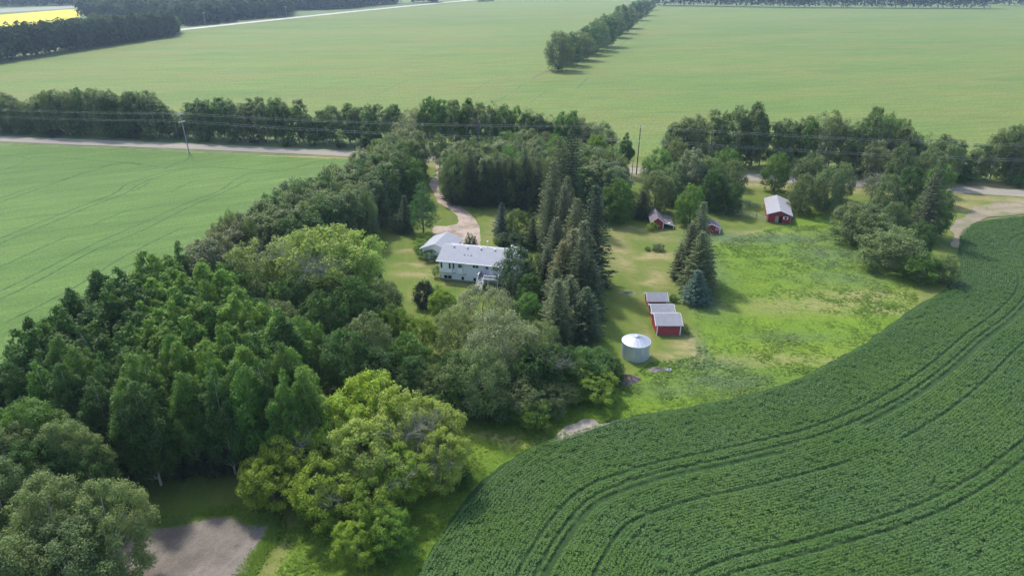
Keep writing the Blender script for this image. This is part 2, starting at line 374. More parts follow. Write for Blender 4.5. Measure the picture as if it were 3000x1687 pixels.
o = sheet('grain_field', WHEAT, 0.05, M['wheat'], 0.5, 1.5, 3)
FAR = [(-900, 385)] + [(-200, 290), (-61, 262), (40, 240), (77, 231), (151, 215), (300, 180), (700, 120), (1500, 100)] + [(1900, 1500), (820, 1260)] + PV([(2490, 22), (1640, 18), (1560, 1), (1235, 2), (860, 35), (450, 78), (455, 92), (225, 125), (0, 160), (-500, 225)])
o = sheet('far_grain_field', FAR, 0.05, M['barley'], 0.8, 5, 4)
sheet('far_grain_field', PV([(2500, 24), (2495, 12), (3000, 14), (3000, 40)]), 0.055, M['barley'], 1, 8, 5)
sheet('canola_field', PV([(-120, 48), (168, 25), (215, 24), (200, 44), (100, 62), (-120, 85)]), 0.08, M['canola'], 1.0, 8, 6)
sheet('pale_field', PV([(-160, 28), (192, 15.5), (196, 21), (-160, 42)]), 0.09, M['stubble'], 1.0, 8, 7)
# roads
def mat_road():
    m, t, b = mk('gravel_road_surface'); n = noise(t, 1.5, 5, 0.75); n1 = noise(t, 0.2, 4, 0.6, stretch=(8, 1, 1), rot=R(-11))
    c = ramp(t, n1, [(0.35, (0.205, 0.185, 0.155)), (0.65, (0.27, 0.245, 0.20))]); c = mixc(t, 1.0, c, ramp(t, n, [(0.3, g3(0.85)), (0.7, g3(1.1))]), 'MULTIPLY')
    t.links.new(c, b.inputs['Base Color']); bump(t, b, n, 0.5, 0.04); return m
M['road'] = mat_road()
mb = MB(); ribbon_mb(mb, [(-700, 345), (-420, 300)] + ROADL + [(600, 95)], 8.2, 0.10, 0.25, 2); tag(mb.build('gravel_road', M['road']), kind='structure')
mb = MB(); ribbon_mb(mb, PV([(250, 96), (350, 86), (450, 76), (640, 56), (859, 33), (1060, 13), (1235, -3), (1500, -24)]), 15, 0.12, 0.6, 3); tag(mb.build('distant_road', M['farroad']), kind='structure')
DRIVE = [C4(x, y) for x, y in [(1000, -60), (1020, 50), (950, 100), (930, 150), (985, 250), (1030, 340), (1160, 420), (1235, 480), (1252, 535), (1215, 575), (1120, 592), (975, 588), (960, 640), (990, 700), (1200, 860), (1480, 860), (1482, 700), (1470, 600), (1430, 520), (1330, 430), (1200, 330), (1060, 250), (1035, 190), (1045, 130), (1085, 60), (1100, -60)]]
def mat_drive():
    m, t, b = mk('worn_driveway'); n = noise(t, 2.2, 5, 0.8); n1 = noise(t, 0.25, 4, 0.7)
    c = ramp(t, n1, [(0.38, (0.22, 0.175, 0.14)), (0.55, (0.36, 0.295, 0.235))]); c = mixc(t, 1.0, c, ramp(t, n, [(0.3, g3(0.62)), (0.7, g3(1.25))]), 'MULTIPLY')
    t.links.new(c, b.inputs['Base Color']); bump(t, b, n, 0.6, 0.05); return m
M['drive'] = mat_drive()
sheet('driveway', DRIVE, 0.06, M['drive'], 0.18, 0.6, 8)
L = [G(x / 2.576, 1125 + y / 2.576) for x, y in [(1000, 1030), (1130, 1065), (1330, 1060), (1500, 1010), (1620, 965), (1720, 965), (1800, 1010), (1920, 1035), (2040, 1020), (2095, 1080), (2030, 1200), (1900, 1370), (1780, 1560), (1650, 1800), (300, 1800), (500, 1300), (700, 1080)]]
def mat_lot():
    m, t, b = mk('bare_lot'); n = noise(t, 1.2, 6, 0.75); n1 = noise(t, 0.18, 4, 0.6); n2 = noise(t, 7, 3, 0.7)
    c = ramp(t, n1, [(0.35, (0.145, 0.125, 0.105)), (0.65, (0.21, 0.182, 0.152))]); c = mixc(t, 1.0, c, ramp(t, n, [(0.3, g3(0.86)), (0.7, g3(1.1))]), 'MULTIPLY')
    c = mixc(t, 1.0, c, ramp(t, n2, [(0.3, g3(0.7)), (0.7, g3(1.25))]), 'MULTIPLY')
    c = mixc(t, ramp(t, noise(t, 0.9, 4, 0.6), [(0.66, g3(0)), (0.72, g3(0.6))]), c, (0.07, 0.09, 0.04))
    c = mixc(t, 1.0, c, ramp(t, noise(t, 0.35, 5, 0.7, stretch=(1, 5, 1), rot=R(-25)), [(0.35, g3(0.8)), (0.65, g3(1.15))]), 'MULTIPLY')
    t.links.new(c, b.inputs['Base Color']); bump(t, b, mth(t, 'ADD', n, n2), 0.9, 0.09); return m
M['lot'] = mat_lot()
sheet('dirt_lot', L, 0.17, M['lot'], 0.4, 0.35, 9)
def mat_approach():
    m, t, b = mk('tan_approach_gravel'); n = noise(t, 0.8, 6, 0.8); n1 = noise(t, 0.12, 5, 0.7, stretch=(4, 1, 1), rot=R(5))
    c = ramp(t, n1, [(0.38, (0.15, 0.125, 0.105)), (0.6, (0.27, 0.225, 0.15))]); c = mixc(t, ramp(t, mth(t, 'ADD', mth(t, 'MULTIPLY', n, .5), mth(t, 'MULTIPLY', noise(t, .2, 4, .7), .5)), [(0.5, g3(0)), (0.58, g3(0.8))]), c, (0.10, 0.15, 0.03))
    c = mixc(t, 1.0, c, ramp(t, n, [(0.3, g3(0.75)), (0.7, g3(1.2))]), 'MULTIPLY'); t.links.new(c, b.inputs['Base Color']); bump(t, b, n, 0.8, 0.08); return m
sheet('gravel_approach', [C7(x, y) for x, y in [(1580, 640), (1600, 600), (1700, 590), (1800, 560), (1950, 550), (2200, 545), (2400, 575), (2400, 650), (2029, 665), (1850, 680), (1720, 690), (1640, 730), (1560, 780), (1490, 850), (1450, 950), (1425, 940), (1430, 860), (1400, 800), (1450, 720), (1520, 680)]], 0.16,
      mat_approach(), 0.45, 0.7, 10)
def C48(x, y): return G(1200 + x / 2.415, 700 + y / 2.415)
M['clay'] = mat_plain('pale_bare_clay', (0.27, 0.235, 0.20), 0.95, 0.25, 0.6, 0.05)
sheet('bare_dirt_patch', [C48(x, y) for x, y in [(1010, 1449), (1040, 1400), (1080, 1345), (1160, 1310), (1240, 1275), (1300, 1285), (1340, 1320), (1400, 1300), (1490, 1285), (1440, 1310), (1300, 1345), (1160, 1400), (1060, 1440)]], 0.18, M['clay'], 0.25, 0.5, 11)
# soybean soil, canopy shade between rows and in tram gaps painted dark green
SP = [tuple(p) for p in SOY] + [(420, 120), (420, -60), (-60, -60)]
m, t, b = mk('crop_soil_gap_shade'); n = noise(t, 1.5, 4, 0.7); n1 = noise(t, 0.08, 4, 0.6)
c = mixc(t, ramp(t, n1, [(0.4, g3(0)), (0.65, g3(1))]), (0.020, 0.050, 0.011), (0.028, 0.060, 0.015)); c = mixc(t, 1.0, c, ramp(t, n, [(0.3, g3(0.8)), (0.7, g3(1.2))]), 'MULTIPLY')
t.links.new(c, b.inputs['Base Color']); bump(t, b, n, 0.5, 0.1)
sheet('crop_field', SP, 0.15, m, 0.3, 0.8, 12)

# wheel tracks in the grain field, crop-gap shade painted as darker green
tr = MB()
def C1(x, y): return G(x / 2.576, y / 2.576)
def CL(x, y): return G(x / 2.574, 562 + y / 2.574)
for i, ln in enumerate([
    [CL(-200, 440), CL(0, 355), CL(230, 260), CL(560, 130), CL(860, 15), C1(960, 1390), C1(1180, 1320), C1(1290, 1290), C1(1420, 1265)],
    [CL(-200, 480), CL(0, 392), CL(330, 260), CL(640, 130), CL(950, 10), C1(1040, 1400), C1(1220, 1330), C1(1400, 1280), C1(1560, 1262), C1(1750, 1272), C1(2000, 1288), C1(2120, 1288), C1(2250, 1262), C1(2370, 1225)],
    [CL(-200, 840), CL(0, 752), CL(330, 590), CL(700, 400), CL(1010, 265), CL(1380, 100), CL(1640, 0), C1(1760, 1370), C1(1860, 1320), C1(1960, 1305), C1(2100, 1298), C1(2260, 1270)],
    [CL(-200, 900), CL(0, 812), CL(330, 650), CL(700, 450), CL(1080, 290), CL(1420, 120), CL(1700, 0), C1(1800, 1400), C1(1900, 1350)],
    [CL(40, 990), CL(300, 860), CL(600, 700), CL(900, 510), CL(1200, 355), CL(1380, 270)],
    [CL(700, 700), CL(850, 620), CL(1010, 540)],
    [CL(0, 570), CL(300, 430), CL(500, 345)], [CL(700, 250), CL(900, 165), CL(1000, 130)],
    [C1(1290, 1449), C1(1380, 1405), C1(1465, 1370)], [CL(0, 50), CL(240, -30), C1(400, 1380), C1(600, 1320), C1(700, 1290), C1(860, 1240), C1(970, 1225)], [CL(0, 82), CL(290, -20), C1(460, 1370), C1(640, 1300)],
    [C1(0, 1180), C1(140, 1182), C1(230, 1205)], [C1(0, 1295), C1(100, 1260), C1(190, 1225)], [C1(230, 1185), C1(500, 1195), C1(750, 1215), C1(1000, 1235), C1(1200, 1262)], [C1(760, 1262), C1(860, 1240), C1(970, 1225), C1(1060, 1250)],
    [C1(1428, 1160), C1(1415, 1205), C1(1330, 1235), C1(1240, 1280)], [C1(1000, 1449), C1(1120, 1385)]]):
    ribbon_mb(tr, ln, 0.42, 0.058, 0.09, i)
M['track'] = mat_plain('trodden_gap_shade', (0.036, 0.085, 0.025), 0.95, 0.35, 0.5)
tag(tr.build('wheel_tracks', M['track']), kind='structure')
tr = MB()
def C2(x, y): return G(1000 + x / 2.576, y / 2.576)
for i, ln in enumerate([[C2(1170, 770), C2(1300, 690), C2(1370, 640)], [C2(1425, 780), C2(1550, 685)], [C2(975, 700), C2(1140, 600)], [C2(1245, 600), C2(1295, 575)], [C2(1390, 530), C2(1435, 508)], [C2(0, 628), C2(60, 606), C2(105, 588)], [C2(240, 735), C2(400, 650), C2(500, 610)], [C2(1230, 0), C2(1230, 0)],
    [C1(2200, 770), C1(2400, 690), C1(2576, 630)], [G(2540, 90), G(2690, 96)], [G(2020, 78), G(2210, 86)], [C2(1780, 670), C2(1860, 590)], [C2(2060, 380), C2(2200, 270), C2(2320, 170)]]):
    if len(ln) > 1 and ln[0] != ln[1]: ribbon_mb(tr, ln, 0.5 if i < 9 else 1.2, 0.06, 0.15, i)
tag(tr.build('wheel_tracks', mat_plain('far_trodden_gap_shade', (0.07, 0.12, 0.045), 0.95, 0.3, 0.1)), kind='structure')  # far tracks, the shade of the crop gaps put into their green
tr = MB(); ribbon_mb(tr, [C2(1440, 597), C2(1500, 565), C2(1585, 525)], 1.6, 0.07, 0.4, 3); tag(tr.build('field_ditch', mat_plain('ditch_soil', (0.12, 0.10, 0.07), 0.95, 0.3, 0.5)), kind='structure')

# ================================================================ BUILDINGS
def gable_roof(mb, x0, x1, ye0, ye1, ze, yr, zr, th=0.14):
    """ridge along x; eaves at ye0 and ye1"""
    mb.prism([(x0, ye0, ze), (x0, yr, zr), (x0, yr, zr + th), (x0, ye0, ze + th)], (x1 - x0, 0, 0))
    mb.prism([(x0, yr, zr), (x0, ye1, ze), (x0, ye1, ze + th), (x0, yr, zr + th)], (x1 - x0, 0, 0))
def gable_walls(mb, x0, x1, y0, y1, ze, yr, zr):
    mb.prism([(x0, y0, 0), (x0, y1, 0), (x0, y1, ze), (x0, yr, zr), (x0, y0, ze)], (x1 - x0, 0, 0))
def window(parent, x0, x1, z0, z1, y=0.0, panes=1, glass='glass', frame='trim', fr=0.07, side=None):
    f = MB(); f.box(x0 - fr, x0, y - 0.06, y, z0 - fr, z1 + fr); f.box(x1, x1 + fr, y - 0.06, y, z0 - fr, z1 + fr)
    f.box(x0, x1, y - 0.058, y, z1, z1 + fr); f.box(x0, x1, y - 0.07, y, z0 - fr, z0)
    wd = x1 - x0
    for k in range(1, panes): f.box(x0 + wd * k / panes - 0.05, x0 + wd * k / panes + 0.05, y - 0.055, y, z0, z1)
    fo = f.build('window', M[frame], parent)
    MB().box(x0 + 0.001, x1 - 0.001, y - 0.03, y + 0.004 - 0.006, z0 + 0.001, z1 - 0.001).build('pane', M[glass], fo)
    return fo

# ---- white house
YAW = math.atan2(-0.24, 0.971)
hs = empty('farm_house', (-15.4, 133.4, 0), YAW)
tag(hs, 'long white bi-level house with light grey gable roof and rear deck', 'house')
Lh, Dh = 16.4, 9.0
mb = MB(); gable_walls(mb, 0, Lh, 0, Dh, 4.35, Dh / 2, 6.05); wall = mb.build('wall', M['white'], hs)
mb = MB()
for k in range(82): mb.box(0.1 + k * 0.2, 0.115 + k * 0.2, -0.012, 0, 0.3, 4.3)
mb.build('siding_groove', mat_plain('siding_groove', (0.6, 0.61, 0.63), 0.7, 0.05, 1), wall)
MB().box(-0.02, Lh + 0.02, -0.025, 0.2, -0.1, 0.22).build('foundation', M['found'], hs)
mb = MB(); gable_roof(mb, -0.5, Lh + 0.5, -0.62, Dh + 0.62, 4.25, Dh / 2, 6.1, 0.13); rf = mb.build('roof', M['shingle'], hs)
mb = MB(); mb.box(-0.52, Lh + 0.52, -0.76, -0.63, 4.22, 4.4); mb.box(-0.52, Lh + 0.52, Dh + 0.63, Dh + 0.76, 4.22, 4.4); mb.build('gutter', M['trim'], hs)
for x in (1.55, 4.55, 7.6, 10.65, 13.7):
    MB().lathe([(0.001, 6.38), (0.12, 6.38), (0.2, 6.33), (0.2, 6.25), (0.11, 6.23), (0.11, 5.7)], 14, (x + 0.5, Dh / 2 - 0.6)).build('roof_vent', M['trim'], rf, True)
MB().lathe([(0.001, 7.35), (0.2, 7.3), (0.22, 7.15), (0.11, 7.12), (0.11, 5.4)], 14, (9.1, Dh / 2 + 1.1)).build('chimney_pipe', M['trim'], rf, True)
for x in (5.1, 6.6):
    mb = MB(); mb.tube([(x, 1.7, 4.9), (x, 1.7, 5.45)], [0.05, 0.05], 6); mb.tube([(x - .26, 1.7, 5.2), (x + .26, 1.7, 5.2)], [0.05, 0.05], 5); mb.build('vent_stack', M['glass'], rf)
MB().tube([(5.9, 1.75, 4.9), (5.9, 1.75, 5.4)], [0.06, 0.06], 6).build('vent_stack', M['glass'], rf)
# bays that stick out over the lower storey
def bay(x0, x1, z0, z1, d, sl):
    mb = MB(); mb.prism([(x0, 0, z0), (x0 + 0.05, -d, z0), (x1, -d, z0), (x1 + sl, 0, z0)], (0, 0, z1 - z0)); bo = mb.build('bay', M['white'], hs)
    mb = MB(); mb.box(x0, x1 + sl, -d - 0.02, 0, z0 - 0.08, z0 - 0.004); mb.box(x1 - 0.04, x1 + 0.04, -d - 0.03, -d + 0.02, z0, z1); mb.build('trim', M['found'], bo)
    return bo
b1 = bay(0.25, 3.0, 1.85, 4.2, 0.55, 0.55); window(b1, 0.45, 0.85, 2.85, 4.05, -0.55); window(b1, 2.3, 2.7, 2.85, 4.05, -0.55)
MB().prism([(3.11, -0.44, 2.8), (3.33, -0.22, 2.8), (3.36, -0.25, 2.8), (3.14, -0.47, 2.8)], (0, 0, 1.3)).build('pane', M['glass'], b1)
b2 = bay(4.2, 5.35, 1.75, 4.2, 0.5, 0.5); window(b2, 4.35, 5.15, 3.2, 4.0, -0.5, 1, 'blind')
window(hs, 7.4, 8.6, 3.35, 4.05, 0, 2); window(hs, 11.8, 12.9, 3.3, 4.05, 0, 2)
window(hs, 13.9, 15.1, 3.2, 4.05, 0, 2)
window(hs, 0.95, 2.6, 0.22, 0.98, 0, 2); window(hs, 4.85, 5.4, 0.25, 1.0, 0, 1); window(hs, 7.5, 8.05, 0.25, 1.0, 0, 1)
mb = MB(); mb.box(10.05, 10.95, -0.06, 0, 2.12, 4.18); dr_ = mb.build('door', M['door'], hs)
f = MB(); 
for i in range(3):
    for j in range(3): f.box(10.25 + i * 0.17, 10.40 + i * 0.17, -0.075, -0.062, 3.3 + j * 0.26, 3.54 + j * 0.26)
f.build('window', M['glass'], dr_); MB().lathe([(0.001, 3.0), (0.04, 3.02), (0.04, 3.08), (0.001, 3.1)], 8, (10.15, -0.1)).build('handle', M['galv'], dr_)
MB().tube([(9.75, -0.06, 0.3), (9.75, -0.06, 4.2)], [0.05, 0.05], 6).build('downpipe', M['trim'], hs)
# deck
dk = MB(); 
for k in range(17): dk.box(9.3, 13.5, -2.6 + k * 0.15, -2.6 + k * 0.15 + 0.14, 2.0, 2.1)
dko = dk.build('deck', M['deck'], hs)
mb = MB()
for x in (9.35, 11.4, 13.4):
    mb.box(x - .07, x + .07, -2.6, -2.46, 0, 2.0)
mb.build('support_post', M['trim'], dko)
mb = MB(); mb.box(9.22, 9.3, -2.6, -0.02, 1.3, 3.0); mb.build('side_panel', M['deck'], dko)
mb = MB(); mb.box(10.6, 13.5, -2.72, -2.6, 2.98, 3.06); mb.box(9.2, 9.34, -2.7, 0, 3.0, 3.08); mb.box(13.44, 13.56, -2.6, -0.02, 2.98, 3.06); mb.box(10.6, 13.5, -2.68, -2.64, 2.15, 2.21)
for k in range(21): mb.box(10.62 + k * 0.14, 10.66 + k * 0.14, -2.68, -2.64, 2.1, 2.98)
for x in (10.6, 12, 13.45): mb.box(x - .05, x + .05, -2.72, -2.6, 1.9, 3.1)
for k in range(16): mb.box(13.47, 13.51, -2.45 + k * .16, -2.41 + k * .16, 2.1, 2.98)
mb.build('railing', M['trim'], dko)
st = MB()
for k in range(9): st.box(9.4, 10.5, -2.9 - k * 0.28, -2.62 - k * 0.28, 1.82 - k * 0.21, 1.87 - k * 0.21)
for x in (9.34, 10.52): st.prism([(x, -2.6, 1.9), (x, -2.6, 1.6), (x, -5.2, -0.02), (x, -5.2, 0.2)], (0.05, 0, 0)); st.prism([(x, -2.6, 3.05), (x, -2.6, 2.95), (x, -5.2, 1.0), (x, -5.2, 1.1)], (0.06, 0, 0)); st.box(x, x + .07, -5.2, -5.1, 0, 1.1)
st.build('stairs', M['trim'], dko)

# ---- garage
ga = empty('garage', (-17.1 - 0.2, 143.9, 0), YAW - R(2.5)); tag(ga, 'white garage with pale grey gable roof behind the left end of the house', 'garage')
def end_gable(parent, hw, L, ze, zr, wallm, roofm, ov=0.4, th=0.12, trim=None, eov=0.4):
    """gable faces -y, ridge along y from y=0"""
    mb = MB(); mb.prism([(-hw, 0, 0), (hw, 0, 0), (hw, 0, ze), (0, 0, zr), (-hw, 0, ze)], (0, L, 0)); wo = mb.build('wall', wallm, parent)
    s = (zr - ze) / hw; xe = hw + eov; zz = ze - s * eov
    mb = MB(); mb.prism([(-xe, -ov, zz + .02), (0, -ov, zr + .02), (0, -ov, zr + th), (-xe, -ov, zz + th)], (0, L + 2 * ov, 0)); mb.prism([(0, -ov, zr + .02), (xe, -ov, zz + .02), (xe, -ov, zz + th), (0, -ov, zr + th)], (0, L + 2 * ov, 0))
    ro = mb.build('roof', roofm, parent)
    if trim:
        y = -ov - 0.05
        mb = MB(); mb.prism([(-xe, y, zz - .06), (0, y, zr - .06), (0, y, zr + th), (-xe, y, zz + th)], (0, .046, 0)); mb.prism([(0, y, zr - .06), (xe, y, zz - .06), (xe, y, zz + th), (0, y, zr + th)], (0, .046, 0)); mb.build('bargeboard', trim, ro)
    return wo, ro
wo, ro = end_gable(ga, 3.3, 7.4, 2.6, 3.95, M['white'], M['shingle'], 0.45, 0.12, M['trim'], 0.45)
MB().box(1.2, 1.3, -0.12, -0.01, 0.2, 1.6).build('downpipe', M['found'], ga)
MB().box(3.3, 3.34, 1.0, 3.6, 0, 2.1).build('garage_door', M['trim'], ga)

# ---- red barn on the right
ba = empty('red_barn', (66.9 + 2.75, 169.7 - 0.8, 0), R(-15.5)); tag(ba, 'red barn with whitish roof, open doorway and white shuttered window', 'barn')
wo, ro = end_gable(ba, 2.8, 13.4, 2.3, 3.35, M['redb'], M['shingle3'], 0.35, 0.12, M['trim'], 0.45)
MB().box(-0.1, 0.75, -0.03, 0.3, 0.0, 1.75).build('doorway', M['black'], ba)
MB().box(-0.95, -0.12, -0.09, -0.035, 0.05, 1.8).build('door', M['plywood'], ba)
fw = window(ba, 1.25, 1.85, 1.15, 1.75, 0, 1)
mb = MB(); mb.box(0.95, 1.17, -0.07, -0.004, 1.08, 1.82); mb.box(1.93, 2.15, -0.07, -0.004, 1.08, 1.82); mb.build('shutter', M['trim'], fw)
mb = MB(); mb.box(-2.86, -2.70, -0.05, -0.005, 0, 2.25); mb.box(2.70, 2.86, -0.05, -0.005, 0, 2.25); mb.build('corner_board', mat_plain('faded_pink_trim', (0.42, 0.22, 0.2), 0.8, 0.2, 2), ba)

# ---- three red granaries
def granary(loc, wd, dp, ze, zr, label, rz=0.0, ov=0.28):
    g = empty('granary', loc, rz); tag(g, label, 'granary', 'red granaries standing in a row behind the grain bin')
    mb = MB(); gable_walls(mb, 0, wd, 0, dp, ze, dp / 2, zr); wl = mb.build('wall', M['redb'], g)
    mb = MB()
    for k in range(int(ze / 0.2)): mb.box(0.1, wd - 0.1, -0.014, -0.001, 0.12 + k * 0.2, 0.14 + k * 0.2)
    mb.build('board_gap', mat_plain('pale_board_gap', (0.42, 0.16, 0.16), 0.85, 0.4, 3), wl)
    s = (zr - ze) / (dp / 2)
    mb = MB(); gable_roof(mb, -ov, wd + ov, -ov, dp + ov, ze - s * ov + 0.01, dp / 2, zr + 0.01, 0.1); r_ = mb.build('roof', M['shingle2'], g)
    mb = MB()
    for x in (-0.03, wd - 0.12): mb.box(x, x + 0.15, -0.05, -0.004, 0, ze - 0.02); mb.box(x, x + .15, dp + .004, dp + .05, 0, ze - .02)
    mb.build('corner_board', M['trim'], g)
    mb = MB()
    for x in (-ov - 0.05, wd + ov + .004):
        mb.prism([(x, -ov, ze - s * ov - .06), (x, dp / 2, zr - .06), (x, dp / 2, zr + .12), (x, -ov, ze - s * ov + .12)], (0.046, 0, 0)); mb.prism([(x, dp / 2, zr - .06), (x, dp + ov, ze - s * ov - .06), (x, dp + ov, ze - s * ov + .12), (x, dp / 2, zr + .12)], (0.046, 0, 0))
    mb.build('bargeboard', M['trim'], r_)
    return g
granary((26.15, 108.5, 0), 4.3, 4.8, 2.05, 3.1, 'red granary nearest the grain bin, largest of the three, white corner boards')
granary((26.45, 113.9, 0), 3.9, 3.6, 1.75, 2.55, 'middle red granary, mostly hidden behind the nearest one')
granary((26.6, 119.4, 0), 3.6, 3.4, 1.55, 2.5, 'farthest of the three red granaries, small shrub at its right front')

# ---- shed with lean-to
sh = empty('red_shed', (37.05, 164.5, 0), R(-5)); tag(sh, 'small red shed with open lean-to and dark mossy roof beside bright vine', 'shed')
wo, ro = end_gable(sh, 1.55, 7.0, 1.75, 3.0, M['redb'], M['mossy'], 0.25, 0.1, M['trim'], 0.3)
mb = MB(); mb.prism([(1.9, -.2, 1.5), (4.2, -.2, 0.95), (4.2, -.2, 1.03), (1.9, -.2, 1.6)], (0, 7.0, 0)); mb.build('lean_to_roof', M['mossy'], sh)
mb = MB(); mb.box(1.4, 1.56, -.06, -.005, 0, 1.7); mb.box(4.05, 4.15, -.1, 0, 0, 0.95); mb.prism([(1.9, -.26, 1.44), (4.25, -.26, 0.88), (4.25, -.26, 1.02), (1.9, -.26, 1.6)], (0, .05, 0)); mb.build('post', M['trim'], sh)
MB().box(1.6, 4.1, 2.6, 2.7, 0, 1.0).build('back_wall', M['black'], sh)
MB().box(-.35, -.15, -.02, -.004, 0.1, 1.1).build('door_gap', M['black'], sh)
MB().box(2.7, 3.3, .3, .7, 1.38, 1.42).build('loose_sheet', M['trim'], sh)
s2 = empty('red_shed', (49.9, 161.2, 0), R(-9)); tag(s2, 'small dark-roofed red shed with white framed window behind the spruces', 'shed')
wo, ro = end_gable(s2, 2.2, 4.2, 1.45, 2.4, M['redb'], M['mossy'], 0.2, 0.1, M['trim'], 0.2)
window(s2, 1.15, 1.85, 0.95, 1.3, 0, 1, 'glass', 'trim', 0.1)
MB().box(2.05, 2.25, -.06, -.005, 0, 1.4).build('corner_board', M['trim'], s2)

# ---- grain bin
gb = empty('grain_bin', (21.1, 101.2, 0)); tag(gb, 'round galvanised steel grain bin with shallow conical roof', 'grain bin')
prof = []; z = 0.0
while z < 2.95:
    prof += [(2.34, z), (2.365, z + 0.05)]; z += 0.1
MB().lathe(prof + [(2.34, 2.98)], 64).build('wall', M['galv'], gb, True)
NB = 22; vs = []; fs = []
mb = MB()
for j in range(NB):
    a0, a1 = 2 * math.pi * j / NB, 2 * math.pi * (j + 1) / NB
    mb.add([(2.44 * math.cos(a0), 2.44 * math.sin(a0), 2.96), (2.44 * math.cos(a1), 2.44 * math.sin(a1), 2.96), (.3 * math.cos(a1), .3 * math.sin(a1), 3.72), (.3 * math.cos(a0), .3 * math.sin(a0), 3.72)], [(0, 1, 2, 3)])
ro = mb.build('roof', M['galvroof'], gb)
mb = MB()
for j in range(NB):
    a = 2 * math.pi * j / NB; mb.tube([(2.45 * math.cos(a), 2.45 * math.sin(a), 2.97), (.3 * math.cos(a), .3 * math.sin(a), 3.74)], [0.028, 0.02], 4)
mb.build('roof_rib', M['galv'], ro)
MB().lathe([(0.38, 3.66), (0.38, 3.82), (0.3, 3.88), (0.001, 3.94)], 20).build('cap', M['galvroof'], ro, True)
MB().lathe([(2.46, 2.9), (2.46, 2.965), (2.36, 2.97)], 64).build('eave_ring', M['galv'], ro)
mb = MB(); mb.box(-.5, .5, -2.42, -2.3, 1.5, 2.4); mb.build('hatch', M['galvroof'], gb)
MB().box(2.34, 2.5, -.5, -.2, 0.05, 0.5).build('unloading_box', M['trim'], gb)

# ---- rail fences
def rail_fence(pts, label, rails=(0.5, 0.95, 1.35)):
    f = empty('rail_fence', (pts[0][0], pts[0][1], 0)); tag(f, label, 'fence'); ox, oy = pts[0]
    for a, b_ in zip(pts[:-1], pts[1:]):
        L = math.hypot(b_[0] - a[0], b_[1] - a[1]); n = max(1, round(L / 2.6)); mb = MB()
        for z in rails: mb.tube([(a[0] - ox, a[1] - oy, z), ((a[0] + b_[0]) / 2 - ox, (a[1] + b_[1]) / 2 - oy, z - .05), (b_[0] - ox, b_[1] - oy, z)], [0.055] * 3, 5)
        mb.build('rail', M['oldwood'], f)
        for i in range(n + 1):
            x = a[0] + (b_[0] - a[0]) * i / n - ox; y = a[1] + (b_[1] - a[1]) * i / n - oy
            MB().tube([(x, y, -.1), (x, y, 1.5)], [0.08, 0.07], 6).build('post', M['oldwood'], f)
rail_fence([G(2243, 652), G(2215, 641), G(2170, 632), G(2120, 628)], 'grey wooden rail fence running left from the front of the red barn')
rail_fence([G(2236, 612), G(2195, 606), G(2150, 603)], 'short grey rail fence behind, left of the red barn', (0.6, 1.1))

# ---- white tank thing by the house, culvert ring, dirt piles
bx = empty('storage_tank', (*G(1507, 737), 0), YAW); tag(bx, 'small white tank on legs on the lawn behind the right end of house', 'tank')
MB().box(-.1, 1.2, -.4, .4, 0.35, 1.15).build('tank_body', M['trim'], bx)
MB().lathe([(0.001, 1.5), (.3, 1.45), (.38, 1.2), (.38, 0.3), (0.3, 0.25)], 16, (-.5, 0)).build('end_drum', M['trim'], bx, True)
mb = MB()
for x in (-.3, 1.0):
    for y in (-.3, .3): mb.box(x, x + .08, y, y + .08, 0, .36)
mb.build('leg', M['galv'], bx)
def mound(x, y, rx, ry, h, mat, name, label, cat, seed):
    r = np.random.default_rng(seed); n, k = 36, 12; vs = [(0, 0, h)]; fs = []
    for i in range(1, k + 1):
        q = i / k
        for j in range(n):
            a = 2 * math.pi * j / n; s = 1 + .18 * math.sin(3 * a + seed) + .1 * math.sin(7 * a)
            vs.append((rx * q * s * math.cos(a), ry * q * s * math.sin(a), max(-.05, h * (1 - q ** 1.6) + r.normal() * 0.09 * (1 - q)) - (0.06 if i == k else 0)))
    for j in range(n): fs.append((0, 1 + j, 1 + (j + 1) % n))
    for i in range(k - 1):
        for j in range(n): a = 1 + i * n + j; b_ = 1 + i * n + (j + 1) % n; fs.append((a, a + n, b_ + n, b_))
    me = bpy.data.meshes.new(name); me.from_pydata(vs, [], fs); me.materials.append(mat); me.update()
    o = link(name, me, None, (x, y, 0)); tag(o, label, cat); return o
x, y = V(1580, 956); mound(x, y, 1.9, 1.7, 1.0, mat_plain('brown_earth', (0.17, 0.13, 0.11), 0.95, 0.45, 2.5, 0.2), 'dirt_mound', 'brown heap of earth and roots below the grain bin', 'dirt mound', 1)
x, y = V(1655, 931); mound(x, y, 2.3, 0.8, 0.4, M['clay'], 'dirt_mound', 'low pale heap of earth in the grass right of the grain bin', 'dirt mound', 2)
x, y = V(1683, 934); rg = MB(); rg.lathe([(0.30, 0), (0.33, 0.35), (0.26, 0.35), (0.25, 0.02)], 18); tag(rg.build('steel_drum', M['galvroof'], None, True), 'small open pale metal drum beside the low heap of earth', 'drum').location = (x, y, 0.1)
x, y = V(1580, 737); mound(x, y, 2.0, 1.1, 0.10, mat_plain('weedy_rubble', (0.17, 0.18, 0.12), 0.95, 0.4, 2), 'rubble_patch', 'flat grey patch of rubble on the lawn left of the granaries', 'rubble', 5)

